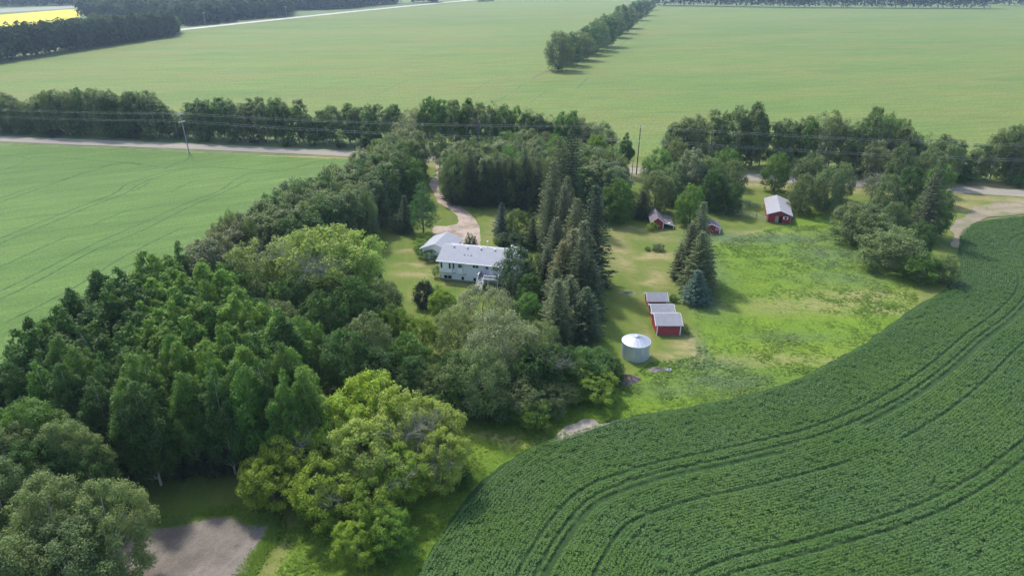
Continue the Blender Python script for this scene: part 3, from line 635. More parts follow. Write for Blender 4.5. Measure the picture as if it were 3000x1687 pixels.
# ---- power poles and wires
def sagw(mb, a, b_, sag, r=0.035, n=16):
    pts = [(a[0] + (b_[0] - a[0]) * i / n, a[1] + (b_[1] - a[1]) * i / n, a[2] + (b_[2] - a[2]) * i / n - sag * 4 * (i / n) * (1 - i / n)) for i in range(n + 1)]
    mb.tube(pts, [r] * (n + 1), 4)
AD = Vector((0.5, 0.866, 0))
def pole(x, y, h, mat, label, z2=2.6, lean=0.0):
    p = empty('utility_pole', (x, y, 0)); tag(p, label, 'power pole')
    MB().tube([(0, 0, -.2), (lean * .5, 0, h * .5), (lean, 0, h)], [0.19, 0.16, 0.12], 10).build('pole', mat, p)
    for k, z in enumerate((h - 0.5, h - z2 - 0.5)):
        a = Vector((lean * z / h, -0.12, z)) - AD * 1.35; c_ = Vector((lean * z / h, -0.12, z)) + AD * 1.35
        mb = MB(); mb.tube([a, c_], [0.12, 0.12], 4); ar = mb.build('crossarm', M['armwood'], p)
        mb = MB()
        for s in (0.02, 0.98): q = a.lerp(c_, s); mb.tube([q, q + Vector((0, 0, .28))], [0.06, 0.045], 6)
        mb.build('insulator', M['porc'], ar)
    return [(x + lean + AD.x * s * 1.3, y + AD.y * s * 1.3 - .12, z + .25) for z in (h - .5, h - z2 - .5) for s in (-1, 1)]
pl1 = pole(*G(554.5, 448.5), 14.3, M['polegrey'], 'grey wooden power pole at the edge of the left grain field', 2.6, -0.5)
pl2 = pole(*G(1864, 512), 15.7, M['polewood'], 'brown wooden power pole beside the road gap right of the spruces', 4.3, 0.2)
dd = Vector(pl1[0]) - Vector(pl2[0]); pl0 = [tuple(Vector(a) + Vector((dd.x, dd.y * 0.92, 0.6))) for a in pl1]; pl3 = [tuple(Vector(a) - Vector((dd.x, dd.y * 1.15, -0.6))) for a in pl2]
for k, (a, b_) in enumerate([(pl0, pl1), (pl1, pl2), (pl2, pl3)]):
    for i in range(4):
        mb = MB(); sagw(mb, a[i], b_[i], 1.3, 0.015)
        tag(mb.build('power_line', M['wire']), ['top', 'top', 'lower', 'lower'][i] + ' line wire, ' + ['nearer', 'farther', 'nearer', 'farther'][i] + ' side, ' + ['left of the left power pole', 'between the two power poles', 'right of the right power pole'][k], 'power line', 'overhead wires along the gravel road')
sx, sy = G(1848, 550); sp = empty('service_pole', (sx, sy, 0)); tag(sp, 'thin bare service pole left of the tall brown power pole', 'power pole')
MB().tube([(0, 0, -.2), (0.1, 0, 8.2)], [0.13, 0.09], 8).build('pole', M['polewood'], sp); MB().tube([(.1, -.12, 8.0), (.1, .12, 8.0)], [.05, .05], 6).build('insulator', M['armwood'], sp)
hx, hy = G(1775, 672); 
for i in range(2):
    mb = MB(); sagw(mb, (sx + .1, sy - .1 + i * .2, 8.0), (hx - 6 + i * .5, hy - 8, 5.5), 0.9, 0.02); tag(mb.build('service_wire', M['wire']), ('lower' if i else 'upper') + ' service wire sagging over the lawn beside the spruces', 'power line', 'service wires over the lawn')
for i, (x, y) in enumerate([(1552, 200), (2165, 142), (470, 350)][:2]):
    q = G(x / 2.576, y / 2.576); p = empty('utility_pole', (q[0], q[1], 0)); tag(p, ['tiny distant pole on the far road, left of the dark trees', 'tiny distant pole on the far road near the field row end'][i], 'power pole')
    MB().tube([(0, 0, 0), (0, 0, 15)], [0.25, 0.18], 6).build('pole', M['polegrey'], p); MB().tube([(-1.6, 0, 14.4), (1.6, 0, 14.4)], [0.12, 0.12], 4).build('crossarm', M['armwood'], p)
#TREES#
# ================================================================ TREES
def norm(a): return a / (np.linalg.norm(a, axis=1, keepdims=True) + 1e-9)
def cards(P, Nn, size, r, asp=0.62, jit=0.35, T=None):
    n = len(P); Nn = norm(Nn + 1e-6)
    t = T if T is not None else r.normal(size=(n, 3)); t = norm(t - (t * Nn).sum(1, keepdims=True) * Nn); s = np.cross(Nn, t)
    L = (size * (1 + r.uniform(-jit, jit, n)))[:, None] if np.ndim(size) == 0 else (size * (1 + r.uniform(-jit, jit, n)))[:, None]
    W = L * asp
    q = np.stack([P - t * L * .5, P + s * W * .5 + t * L * 0.05, P + t * L * .5 + Nn * L * .06, P - s * W * .5 + t * L * .05], 1)
    return q.reshape(-1, 3)
def card_mesh(name, V4, tint, mat):
    n = len(V4) // 4; return np_mesh(name, V4, np.arange(n * 4).reshape(n, 4), mat, {'tint': np.repeat(tint, 4)})
def sph(n, r): return norm(r.normal(size=(n, 3)))

def limbs(mb, tips, H, r, zb=0.25, rad=0.02, n=14, bend=0.3):
    for k in range(min(n, len(tips))):
        p = tips[k]; z0 = max(H * zb * 0.8, p[2] - 0.55 * math.hypot(p[0], p[1]) - 0.12 * H) * r.uniform(.85, 1)
        m_ = (p[0] * .5, p[1] * .5, z0 + (p[2] - z0) * (0.5 - bend * .3))
        mb.tube([(0, 0, z0), m_, tuple(p)], [rad * 3.2, rad * 2, rad * .7], 4, False)

PROTO = {}
M['farleaf'] = mat_leaf('distant_leaf', 0.2, 0.9, 0.05)
def crown_proto(kind, seed, H, R0, prof, nc, per, size, base, bark='bark', vert=1.25, rcf=0.34, trunk_r=0.2, up=0.45, inner=0.35, spread=0.45, gap=0.0, nl=14, asp=0.62, lean=0.0):
    r = np.random.default_rng(seed)
    pu = np.array([p[0] for p in prof]); pr = np.array([p[1] for p in prof])
    u = r.random(nc * 6) ** 0.85; rad = np.interp(u, pu, pr); keep = r.random(nc * 6) < (0.15 + rad); u = u[keep][:nc]; rad = rad[keep][:nc]; n = len(u)
    ang = r.uniform(0, 2 * math.pi, n); lob = 1 + 0.22 * np.sin(3 * ang + seed + 4 * u) + 0.12 * np.sin(5 * ang + 2 * seed)
    rr = R0 * rad * (inner + (1 - inner) * r.random(n) ** spread) * lob
    cz = (base + (1 - base) * u) * H * 0.965
    cc = np.stack([rr * np.cos(ang) + lean * u * H, rr * np.sin(ang), cz], 1)
    rc = R0 * rcf * (0.55 + 0.6 * r.random(n)) * (0.45 + 0.55 * np.clip(rad, 0, 1))
    ct = r.random(n)
    Ps, Ns, Ts, Us = [], [], [], []
    for i in range(n):
        k = max(8, int(per * (rc[i] / (R0 * rcf)) ** 1.6)); d = sph(k, r); d[:, 2] = np.where((d[:, 2] < -0.35) & (r.random(k) < .65), -d[:, 2], d[:, 2])
        e = rc[i] * (0.55 + 0.55 * r.random(k) ** .6)[:, None]; p = cc[i] + d * e * np.array([1, 1, vert])
        if gap: p += r.normal(size=(k, 3)) * gap
        Ps.append(p); Ns.append(d * 0.85 + np.array([0, 0, up]) + r.normal(size=(k, 3)) * 0.38); Us.append(d * .7 + np.array([0, 0, .75]) + r.normal(size=(k, 3)) * .5); Ts.append(np.clip(0.6 * ct[i] + 0.4 * r.random(k), 0, 1))
    P = np.vstack(Ps); Q = cards(P, np.vstack(Ns), size, r, asp, .35, np.vstack(Us))
    me = card_mesh('crown_' + kind, Q, np.concatenate(Ts), M['leaf'])
    mb = MB(); wob = [(r.normal() * .012 * H * i / 5, r.normal() * .012 * H * i / 5) for i in range(6)]
    top = H * (0.9 if R0 < H * .3 else 0.7)
    mb.tube([(wob[i][0], wob[i][1], top * i / 5 - (0.15 if i == 0 else 0)) for i in range(6)], [trunk_r * (1 - .8 * i / 5) for i in range(6)], 7, False)
    limbs(mb, cc[np.argsort(-rr)][:: max(1, n // (nl * 2))], H, r, base, trunk_r * 0.1, nl)
    PROTO.setdefault(kind, []).append((me, mb.mesh('trunk_' + kind, M[bark]), H, R0))

COL = [(0, .5), (.15, .85), (.4, 1), (.65, .92), (.85, .65), (1, .25)]
SPIKE = [(0, .45), (.2, .9), (.45, 1), (.7, .7), (.88, .33), (1, .04)]
DOME = [(0, .55), (.2, .92), (.45, 1), (.7, .85), (.88, .55), (1, .2)]
BALL = [(0, .75), (.25, 1), (.5, .98), (.75, .75), (1, .25)]
for s in range(4): crown_proto('poplar', 10 + s, 16, 3.0, COL, 95, 95, 0.38, 0.08, 'palebark', 1.3, 0.28, 0.2, gap=.14, up=.7)
for s in range(4): crown_proto('aspen', 30 + s, 15, 2.5, SPIKE, 90, 120, 0.34, 0.22, 'palebark', 1.35, 0.31, 0.16, gap=.1, nl=18)
for s in range(4): crown_proto('round', 50 + s, 12, 5.0, DOME, 190, 95, 0.36, 0.04, 'bark', 0.95, 0.21, 0.26, gap=.15, nl=24, up=.65)
for s in range(3): crown_proto('willow', 70 + s, 11, 6.0, DOME, 230, 95, 0.36, 0.08, 'bark', 0.85, 0.17, 0.32, up=.6, gap=.16, nl=24, asp=.4)
for s in range(3): crown_proto('maple', 90 + s, 11, 5.5, DOME, 210, 125, 0.30, 0.12, 'bark', 0.75, 0.17, 0.28, up=.75, gap=.12, nl=24, inner=.45)
for s in range(3): crown_proto('open', 110 + s, 16, 5.2, [(0, .3), (.25, .65), (.5, .95), (.75, 1), (.92, .6), (1, .2)], 150, 110, 0.34, 0.16, 'palebark', 0.85, 0.2, 0.3, up=.6, gap=.16, nl=30, inner=.5)
for s in range(3): crown_proto('bush', 130 + s, 3.2, 1.9, BALL, 50, 75, 0.22, 0.02, 'bark', 0.9, 0.32, 0.06, gap=.05, nl=8)
for s in range(2): crown_proto('near', 150 + s, 16, 4.3, COL, 180, 330, 0.215, 0.14, 'palebark', 1.1, 0.22, 0.24, gap=.14, nl=30)
for s in range(2): crown_proto('nearaspen', 160 + s, 15, 2.8, SPIKE, 140, 230, 0.23, 0.10, 'palebark', 1.3, 0.27, 0.16, gap=.12, nl=26)
for s in range(2): crown_proto('topiary', 140 + s, 4.0, 1.8, [(0, .8), (.3, 1), (.6, .88), (.85, .5), (1, .12)], 190, 80, 0.17, 0.0, 'bark', 1.0, 0.3, 0.06, gap=.03, nl=4, inner=.7)
for s in range(3): crown_proto('belt', 145 + s, 14, 2.7, [(0, .8), (.2, .95), (.5, 1), (.75, .9), (.9, .65), (1, .3)], 140, 100, 0.33, 0.03, 'bark', 1.5, 0.25, 0.14, gap=.18, nl=12, up=.7)
for s in range(2): crown_proto('larch', 170 + s, 12, 3.4, [(0, .5), (.15, 1), (.45, .85), (.7, .55), (.9, .25), (1, .04)], 130, 90, 0.30, 0.1, 'bark', 0.7, 0.22, 0.2, up=.2, gap=.1, nl=12, asp=.4)
for s in range(2): crown_proto('cedar', 180 + s, 4.0, 0.8, [(0, .85), (.3, 1), (.6, .8), (.85, .45), (1, .05)], 70, 60, 0.15, 0.02, 'bark', 1.6, 0.34, 0.06, up=.1, nl=2, asp=.4)
for s in range(3): crown_proto('thin', 190 + s, 15, 2.9, COL, 60, 70, 0.30, 0.2, 'deadwood', 1.2, 0.30, 0.17, gap=.25, nl=34)

def spruce_proto(kind, seed, H, R0, dens=1.0, pw=0.9, base=0.04, csize=0.42, droop=0.28):
    r = np.random.default_rng(seed); Ps, Ns, Tn, Tt = [], [], [], []; sz = []
    mb = MB(); mb.tube([(0, 0, -.1), (0, 0, H * .5), (0, 0, H)], [0.24, 0.14, 0.015], 7, False)
    z = H * base
    while z < H * 0.99:
        f = 1 - z / H; Lm = R0 * (f ** pw) * (1.0 if z > H * .12 else 0.85); nb = int((7 + 5 * f) * dens); a0 = r.uniform(0, 6.28)
        for k in range(nb):
            a = a0 + 2 * math.pi * k / nb + r.normal() * .15; L = Lm * (0.72 + 0.42 * r.random()) + 0.12; rise = 0.35 * (1 - f) * L
            dz = droop * L * (0.5 + f)
            m_ = max(3, int(L / 0.26)); s = (np.arange(m_) + .6) / m_; d = np.array([math.cos(a), math.sin(a), 0]); side = np.array([-d[1], d[0], 0])
            x = s * L; zz = z + rise * s - dz * s ** 1.3 + 0.16 * L * s ** 3
            c0 = d * x[:, None] + np.stack([0 * s, 0 * s, zz], 1); wdt = 0.42 * (1 - s * 0.75) * min(L, 2.2) * .6
            bt = r.random()
            for sg in (-1, 1, 0):
                o = side * (sg * wdt * r.uniform(.5, 1.1, m_))[:, None]; p = c0 + o + r.normal(size=(m_, 3)) * .05
                p[:, 2] -= abs(sg) * 0.10 * L ** .5 + (0.12 if sg == 0 else 0)
                nn = np.tile(np.array([0, 0, 1.0]), (m_, 1)) + r.normal(size=(m_, 3)) * 0.35 + d * 0.25
                if sg == 0: nn = side + r.normal(size=(m_, 3)) * .3
                tt = d + side * sg * 0.7 + np.array([0, 0, -0.25]) + r.normal(size=(m_, 3)) * .2
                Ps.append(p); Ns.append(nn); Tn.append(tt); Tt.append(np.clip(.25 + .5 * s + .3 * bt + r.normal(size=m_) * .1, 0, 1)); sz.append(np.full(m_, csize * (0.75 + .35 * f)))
        z += (0.42 + 0.22 * f) / dens * (1 if H > 8 else .62)
    r2 = np.random.default_rng(seed); Q = cards(np.vstack(Ps), np.vstack(Ns), np.concatenate(sz), r2, 0.42, .3, np.vstack(Tn))
    PROTO.setdefault(kind, []).append((card_mesh('crown_' + kind, Q, np.concatenate(Tt), M['needle']), mb.mesh('trunk_' + kind, M['bark']), H, R0))
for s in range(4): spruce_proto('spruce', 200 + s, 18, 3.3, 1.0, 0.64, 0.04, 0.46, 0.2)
for s in range(2): spruce_proto('youngspruce', 220 + s, 8, 2.4, 1.1, 0.8, 0.03, 0.36, .18)

def dead_limb_mesh(seed, L=3.2, n=15, spread=0.9, depth=3):
    r = random.Random(seed); mb = MB()
    def go(p, d, l, rad, k):
        q = p + d * l * .5 + Vector((r.gauss(0, .05), r.gauss(0, .05), r.gauss(0, .05))) * l; e = q + (d + Vector((r.gauss(0, .2), r.gauss(0, .2), r.gauss(0, .15)))).normalized() * l * .5
        mb.tube([p, q, e], [rad, rad * .75, rad * .45], 4 if k > 1 else 3, False)
        if k == 0: return
        for i in range(5 if k == 1 else 3):
            s = r.uniform(.35, 1.0); b_ = p.lerp(q, s * 2) if s < .5 else q.lerp(e, s * 2 - 1)
            go(b_, (d + Vector((r.gauss(0, 1), r.gauss(0, 1), r.gauss(0, .6))) * .62).normalized(), l * r.uniform(.45, .7), rad * .5, k - 1)
    for i in range(n):
        d = Vector((r.gauss(0, spread), r.gauss(0, spread), r.uniform(.2, 1.0))).normalized(); go(Vector((0, 0, 0)), d, L * r.uniform(.6, 1), 0.032, depth)
    return mb.mesh('dead_branch', M['deadwood'])
DEAD = [dead_limb_mesh(s) for s in range(3)]

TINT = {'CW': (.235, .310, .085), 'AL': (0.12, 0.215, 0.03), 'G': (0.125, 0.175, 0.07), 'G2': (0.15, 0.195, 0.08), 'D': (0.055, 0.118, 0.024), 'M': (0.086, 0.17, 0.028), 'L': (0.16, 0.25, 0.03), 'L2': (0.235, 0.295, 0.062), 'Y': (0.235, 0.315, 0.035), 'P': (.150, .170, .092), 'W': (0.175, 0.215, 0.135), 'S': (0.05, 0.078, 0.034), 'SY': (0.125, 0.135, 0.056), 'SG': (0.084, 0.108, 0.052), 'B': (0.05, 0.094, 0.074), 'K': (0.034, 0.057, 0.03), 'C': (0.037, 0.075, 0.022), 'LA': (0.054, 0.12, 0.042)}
NAMES = {'poplar': 'poplar_tree', 'near': 'poplar_tree', 'aspen': 'aspen_tree', 'nearaspen': 'aspen_tree', 'round': 'broadleaf_tree', 'willow': 'willow_tree', 'maple': 'maple_tree', 'open': 'cottonwood_tree', 'bush': 'shrub', 'larch': 'larch_tree', 'cedar': 'cedar_shrub', 'topiary': 'shrub', 'belt': 'poplar_tree', 'thin': 'poplar_tree', 'spruce': 'spruce_tree', 'youngspruce': 'spruce_tree'}
count = {}
TREES = []
def tree_at(kind, x, y, h, wd, tint, label, group=None, seed=None, dead=None):
    k = count.get(kind, 0); count[kind] = k + 1
    pr = PROTO[kind]; me, tm, H, R0 = pr[(k * 7 + 3) % len(pr) if seed is None else seed % len(pr)]
    rz = (k * 2.399 + 0.7) % 6.283; sx_ = wd / (2 * R0); szz = h / H
    o = empty(NAMES[kind], (x, y, 0), rz, (sx_ * random.uniform(.94, 1.06), sx_ * random.uniform(.94, 1.06), szz))
    tag(o, label, 'shrub' if kind in ('bush', 'cedar', 'topiary') else 'tree', group)
    a = link('trunk', tm, o); c_ = link('crown', me, o)
    cv = TINT[tint] if isinstance(tint, str) else tint; j = random.uniform(.92, 1.08)
    c_.color = (cv[0] * j * random.uniform(.93, 1.07), cv[1] * j, cv[2] * j * random.uniform(.9, 1.1), 1)
    for q in (dead or []):
        cx_, cy_ = q[1] * math.cos(-rz) - q[2] * math.sin(-rz), q[1] * math.sin(-rz) + q[2] * math.cos(-rz); d = link('dead_branch', DEAD[q[0]], o, (cx_ / sx_, cy_ / sx_, q[3] / szz)); d.rotation_euler = (q[4], q[5], q[6]); d.scale = (q[7] / sx_, q[7] / sx_, q[7] / szz); d['label'] = 'bare grey dead branch'
    TREES.append((x, y, h, wd)); return o
def T(kind, vx, vy, h, wd, tint, label, group=None, **kw):
    x, y = V(vx, vy, h * .97); return tree_at(kind, x, y, h, wd, tint, label, group, **kw)
def TB(kind, vx, vy, vyb, wd, tint, label, group=None, **kw):
    """top pixel row and foot row known"""
    x, y = V(vx, vyb); lo, hi = 0.5, 40
    for _ in range(30):
        md = (lo + hi) / 2
        if proj(x, y, md)[1] > vy: lo = md
        else: hi = md
    return tree_at(kind, x, y, lo, wd, tint, label, group, **kw)
def fit_h(x, y, topf, lo=3, hi=30):
    for _ in range(24):
        md = (lo + hi) / 2; q = proj(x, y, md)
        if q[1] > topf(q[0]): lo = md
        else: hi = md
    return lo
def fill_world(poly, sp, seed):
    r = random.Random(seed); xs = [p[0] for p in poly]; ys = [p[1] for p in poly]; out = []; j = 0; y = min(ys)
    while y < max(ys):
        x = min(xs) + (sp / 2 if j % 2 else 0)
        while x < max(xs):
            p = (x + r.uniform(-.36, .36) * sp, y + r.uniform(-.36, .36) * sp)
            if inside(np.array([p]), poly)[0]: out.append(p)
            x += sp
        y += sp * .87; j += 1
    return out
ORD = ['first', 'second', 'third', 'fourth', 'fifth', 'sixth', 'seventh', 'eighth', 'ninth', 'tenth', 'eleventh', 'twelfth', 'thirteenth', 'fourteenth', 'fifteenth', 'sixteenth', 'seventeenth', 'eighteenth', 'nineteenth', 'twentieth', 'twenty-first', 'twenty-second', 'twenty-third', 'twenty-fourth', 'twenty-fifth', 'twenty-sixth']

# --- A: shelterbelt on the far side of the gravel road
TOPS = [(-200, 225), (0, 227), (13, 235), (40, 252), (80, 245), (110, 216), (160, 222), (190, 217), (250, 215), (285, 236), (330, 224), (360, 220), (390, 240), (420, 262), (442, 285), (455, 300), (462, 250), (500, 243), (560, 242), (590, 250), (640, 240), (700, 243), (750, 248), (768, 285), (785, 292), (805, 275), (820, 262), (840, 252), (885, 262), (910, 270), (930, 243), (950, 246), (960, 290), (968, 252), (1000, 252), (1008, 290), (1030, 265), (1060, 255), (1070, 240), (1130, 237), (1160, 240), (1200, 250), (1230, 252), (1290, 258), (1320, 272), (1345, 268), (1370, 292), (1400, 280), (1450, 276), (1480, 292), (1530, 300), (1545, 335), (1555, 430)]
TOPS2 = [(1690, 300), (1717, 300), (1740, 283), (1790, 275), (1840, 262), (1880, 250), (1910, 252), (1930, 280), (1960, 290), (2010, 295), (2040, 285), (2080, 272), (2110, 280), (2128, 285), (2150, 315), (2175, 290), (2210, 265), (2230, 275), (2268, 275), (2285, 300), (2310, 330), (2340, 325), (2380, 338), (2412, 338), (2430, 378), (2455, 385), (2480, 345), (2500, 320), (2540, 310), (2576, 305), (2800, 300)]
def ti(T_): return lambda v: float(np.interp(v, [a for a, _ in T_], [b for _, b in T_]))
road = catmull(ROADL, 4.0)
def row(off, v0, v1, topf, sp, name, group, kinds, seed, wd=(6, 8), dh=0.0):
    r = random.Random(seed); lst = []; acc = 0
    for a, b_ in zip(road[:-1], road[1:]):
        d = b_ - a; L = np.linalg.norm(d); nn = np.array([-d[1], d[0]]) / L; acc += L
        while acc > sp:
            acc -= sp * r.uniform(.8, 1.2); p = b_ + nn * (off + r.uniform(-1, 1)); v = proj(p[0], p[1], 12)[0]
            if v0 < v < v1: lst.append((p, v))
    for i, (p, v) in enumerate(lst):
        h = fit_h(p[0], p[1], topf) * r.uniform(.93, 1.02) - dh
        if h < 5: continue
        kd, tn = r.choice(kinds) if not callable(kinds) else kinds(v, r)
        tree_at(kd, p[0], p[1], h, r.uniform(*wd), tn, name, group)
RD = 'trees of the shelterbelt on the far side of the gravel road'
kl = lambda v, r: (r.choice(['poplar', 'belt', 'belt', 'round']), r.choice(['G', 'G', 'G2', 'D', 'G'])) if v < 450 else ('poplar', r.choice(['G', 'M', 'G', 'D']))
def kc(v, r):
    if 1005 < v < 1060: return 'thin', 'P'
    if v > 1190 and r.random() < .45: return 'thin', 'P'
    return r.choice(['poplar', 'poplar', 'aspen']), r.choice(['G', 'M', 'M', 'D'])
kr = lambda v, r: (('poplar', r.choice(['G2', 'G'])) if 1780 < v < 1930 else (r.choice(['poplar', 'belt', 'poplar', 'thin']), r.choice(['G', 'M', 'G', 'G2'])))
for nm, v0, v1, T_, kk in [('grey-green poplar in the roadside shelterbelt left of the left power pole', -60, 446, TOPS, kl), ('poplar in the roadside shelterbelt just right of the left power pole', 458, 775, TOPS, kl),
                           ('dark poplar in the roadside row behind where the road meets the west windbreak', 792, 950, TOPS, kl), ('slender poplar in the roadside row behind the house grove', 965, 1548, TOPS, kc),
                           ('slender poplar in the roadside row right of the brown power pole', 1696, 2420, TOPS2, kr), ('leaning thin poplar in the roadside row at far right', 2440, 2640, TOPS2, kr)]:
    row(11.5, v0, v1, ti(T_), 4.2, nm + ', front line', RD + ', front line', kk, 5, (6.0, 8.0), 1.0)
    row(16, v0, v1, ti(T_), 3.8, nm + ', back line', RD + ', back line', kk, 9, (5.5, 7.5))
T('aspen', 1578, 335, 14, 4.5, 'D', 'lone slim tree across the road just left of the brown power pole')
# low understory along the belt
r_ = random.Random(3)
for k, p in enumerate(road[::2]):
    d = np.array([.2, 1.0]); v = proj(p[0], p[1] + 9, 0)[0]
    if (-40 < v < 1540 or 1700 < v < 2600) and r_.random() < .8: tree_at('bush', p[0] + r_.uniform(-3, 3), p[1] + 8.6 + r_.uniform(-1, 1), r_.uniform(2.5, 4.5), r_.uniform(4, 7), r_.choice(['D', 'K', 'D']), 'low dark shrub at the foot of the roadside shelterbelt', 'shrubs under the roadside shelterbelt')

# --- B: west windbreak between the left grain field and the yard
P1 = PV([(1040, 335), (1000, 312), (930, 375), (880, 405), (800, 445), (740, 462), (640, 512), (530, 555), (455, 612), (520, 650)], 13) + PV([(600, 760), (760, 690), (880, 650), (925, 612), (980, 556), (1020, 500), (1050, 470), (1060, 440)])
for (x, y) in fill_world(P1, 3.9, 21):
    v = proj(x, y, 12); pk = v[0] < 640 or (v[1] < 350); tn = random.choice(['P', 'P', 'G']) if pk else random.choice(['G', 'G', 'G2', 'D', 'G'])
    h = random.uniform(13.0, 15.2); tree_at(random.choice(['belt', 'belt', 'poplar', 'round']), x, y, h, random.uniform(5.4, 7.5), tn, 'brownish grey-green tree in the windbreak beside the left grain field' if pk else 'dense grey-green tree in the windbreak left of the driveway', 'trees of the west windbreak, brownish end' if pk else 'trees of the west windbreak')
T('thin', 1012, 300, 15, 8, 'P', 'tall brownish tree with bare upper twigs at the far end of the west windbreak')
T('round', 955, 360, 14, 9, 'P', 'broad brownish-green tree where the gravel road disappears')
T('round', 1032, 395, 13, 8, 'M', 'dark green tree at the driveway mouth, left side')
T('poplar', 1103, 335, 12, 5, 'G', 'narrow tree at the driveway mouth, right side')

# --- C: aspen stand on the left
P2 = PV([(-60, 860), (60, 800), (170, 735), (245, 690), (370, 640), (450, 615), (560, 655), (690, 770), (750, 880), (775, 970), (700, 960), (600, 975), (450, 985), (300, 980), (180, 940), (60, 900), (-60, 930)], 15)
for (x, y) in fill_world(P2, 3.7, 22):
    v = proj(x, y, 15); near = v[1] > 850
    tn = random.choice(['D', 'D', 'M']) if v[0] < 330 or v[1] > 920 else random.choice(['M', 'M', 'AL', 'D'])
    if v[0] > 330 and 640 < v[1] < 900 and random.random() < .5: tn = 'AL'
    tree_at('nearaspen' if near else 'aspen', x, y, random.uniform(14, 17.2), random.uniform(4.6, 6.2), tn, 'green aspen packed in the dense stand between grain field and dirt lot', 'aspens of the dense stand on the left')
for i, (vx, vy) in enumerate([(172, 725), (236, 688), (282, 735), (375, 640), (445, 608), (105, 800), (62, 790)]):
    T('aspen', vx, vy, 16, 3.8, 'D', ['spire-topped aspen standing above the stand edge against the grain field, '+ORD[q]+' from left' for q in (2, 3, 4, 5, 6, 1, 0)][i])
for i, (vx, vy) in enumerate([(515, 850), (620, 880), (330, 905)]): T('nearaspen', vx, vy, 15, 4.5, 'L', dead=[(i % 3, .3, -2.0, 9, .3, 0, i, .8)], label=['lighter green aspen with pale forked stem inside the left stand', 'light green aspen near the right edge of the left stand', 'small light green aspen low in the left stand'][i])
for vx, vy in [(260, 1225), (340, 1215), (430, 1220), (520, 1215), (600, 1190), (660, 1130), (690, 1080)]:
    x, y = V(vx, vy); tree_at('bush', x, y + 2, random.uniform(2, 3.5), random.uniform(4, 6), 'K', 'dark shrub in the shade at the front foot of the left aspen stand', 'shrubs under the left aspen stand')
# --- H: near corner, bottom left
for i, (vx, vy, h, wd, tn, lb) in enumerate([(95, 1215, 15, 8.5, 'G', 'large grey-green poplar filling the bottom left corner, left crown'), (245, 1228, 14, 7.5, 'G2', 'large grey-green poplar overhanging the dirt lot at bottom left'),
    (-40, 1170, 15, 8, 'G', 'grey-green poplar cut by the left edge, above the corner pair'), (130, 1330, 13, 8, 'G', 'lower grey-green crown nearest the camera at bottom left'), (-30, 1380, 14, 8, 'G', 'grey-green crown in the very corner at bottom left'),
    (40, 1010, 15, 8.5, 'M', 'green poplar at left edge in front of the aspen stand'), (145, 1060, 14, 7, 'G', 'grey-leaved poplar second from the left edge below the aspens'), (-30, 1060, 15, 8, 'G', 'grey-leaved tree cut by the left edge beside the aspens'), (60, 1120, 13, 7, 'D', 'dark tree between the left edge poplars and the corner pair'), (200, 1130, 11, 6, 'D', 'dark drooping tree left of the shaded clearing')]):
    T('near', vx, vy, h, wd, tn, lb)

# --- D: tall light green cottonwoods
dl = lambda k: [(0, -2.0, -4.2, 12.5, .4, -.4, k, 1.2), (1, 2.2, -4.4, 11, .5, .4, k + 2, 1.1)]
T('open', 805, 572, 19.5, 13.5, 'CW', 'tallest yellow-green cottonwood with dark forked trunk and bare limbs', dead=dl(0.3) + [(2, .5, -3, 6, .5, 0, 1, .8)])
T('open', 890, 588, 17, 10.5, 'CW', 'yellow-green cottonwood crown right of the tallest one')
T('open', 645, 605, 15.5, 10.5, 'CW', 'yellow-green cottonwood left of the tallest one'); T('open', 700, 640, 13, 7, 'Y', 'small yellow-green cottonwood in front, between the two big ones')
T('open', 742, 590, 16, 8, 'CW', 'half-bare cottonwood with grey dead limbs touching the tallest one', dead=dl(1.3))
T('round', 912, 640, 13, 7, 'M', 'mid green tree left of the house lawn, upper'); T('round', 885, 700, 14, 9, 'D', 'dark green tree under the cottonwoods'); T('round', 960, 705, 12, 7.5, 'G', 'grey-green tree at the edge of the house lawn')
for k, (vx, vy, h) in enumerate([(560, 668, 12), (610, 690, 12), (655, 700, 11), (705, 705, 11), (750, 695, 12), (590, 735, 12), (650, 755, 11), (700, 760, 11), (740, 800, 12), (835, 690, 12)]):
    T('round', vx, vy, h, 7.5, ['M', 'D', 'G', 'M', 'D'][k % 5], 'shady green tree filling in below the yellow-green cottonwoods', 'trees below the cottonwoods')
T('round', 800, 740, 12, 9, 'D', 'dark tree directly below the tallest cottonwood'); T('maple', 985, 770, 9, 7, 'L', 'light yellow-green tree left of the dark round shrub'); T('round', 920, 790, 12, 8, 'G', 'grey-green tree in the middle of the grove left of the willows')
T('round', 1020, 840, 9, 7, 'M', 'mid green tree below the light yellow-green one'); T('round', 860, 830, 12, 8, 'D', 'dark green tree right of the aspen stand edge'); T('round', 940, 880, 9, 8, 'D', 'dark tree behind the bright maple, left'); T('round', 1040, 900, 8, 6, 'D', 'dark tree behind the bright maple, right')
T('maple', 1060, 800, 7.5, 6, 'L', 'light green tree left of the pale willows'); T('maple', 1110, 730, 6, 5, 'L', 'bright small tree between the dark round shrub and the deck')
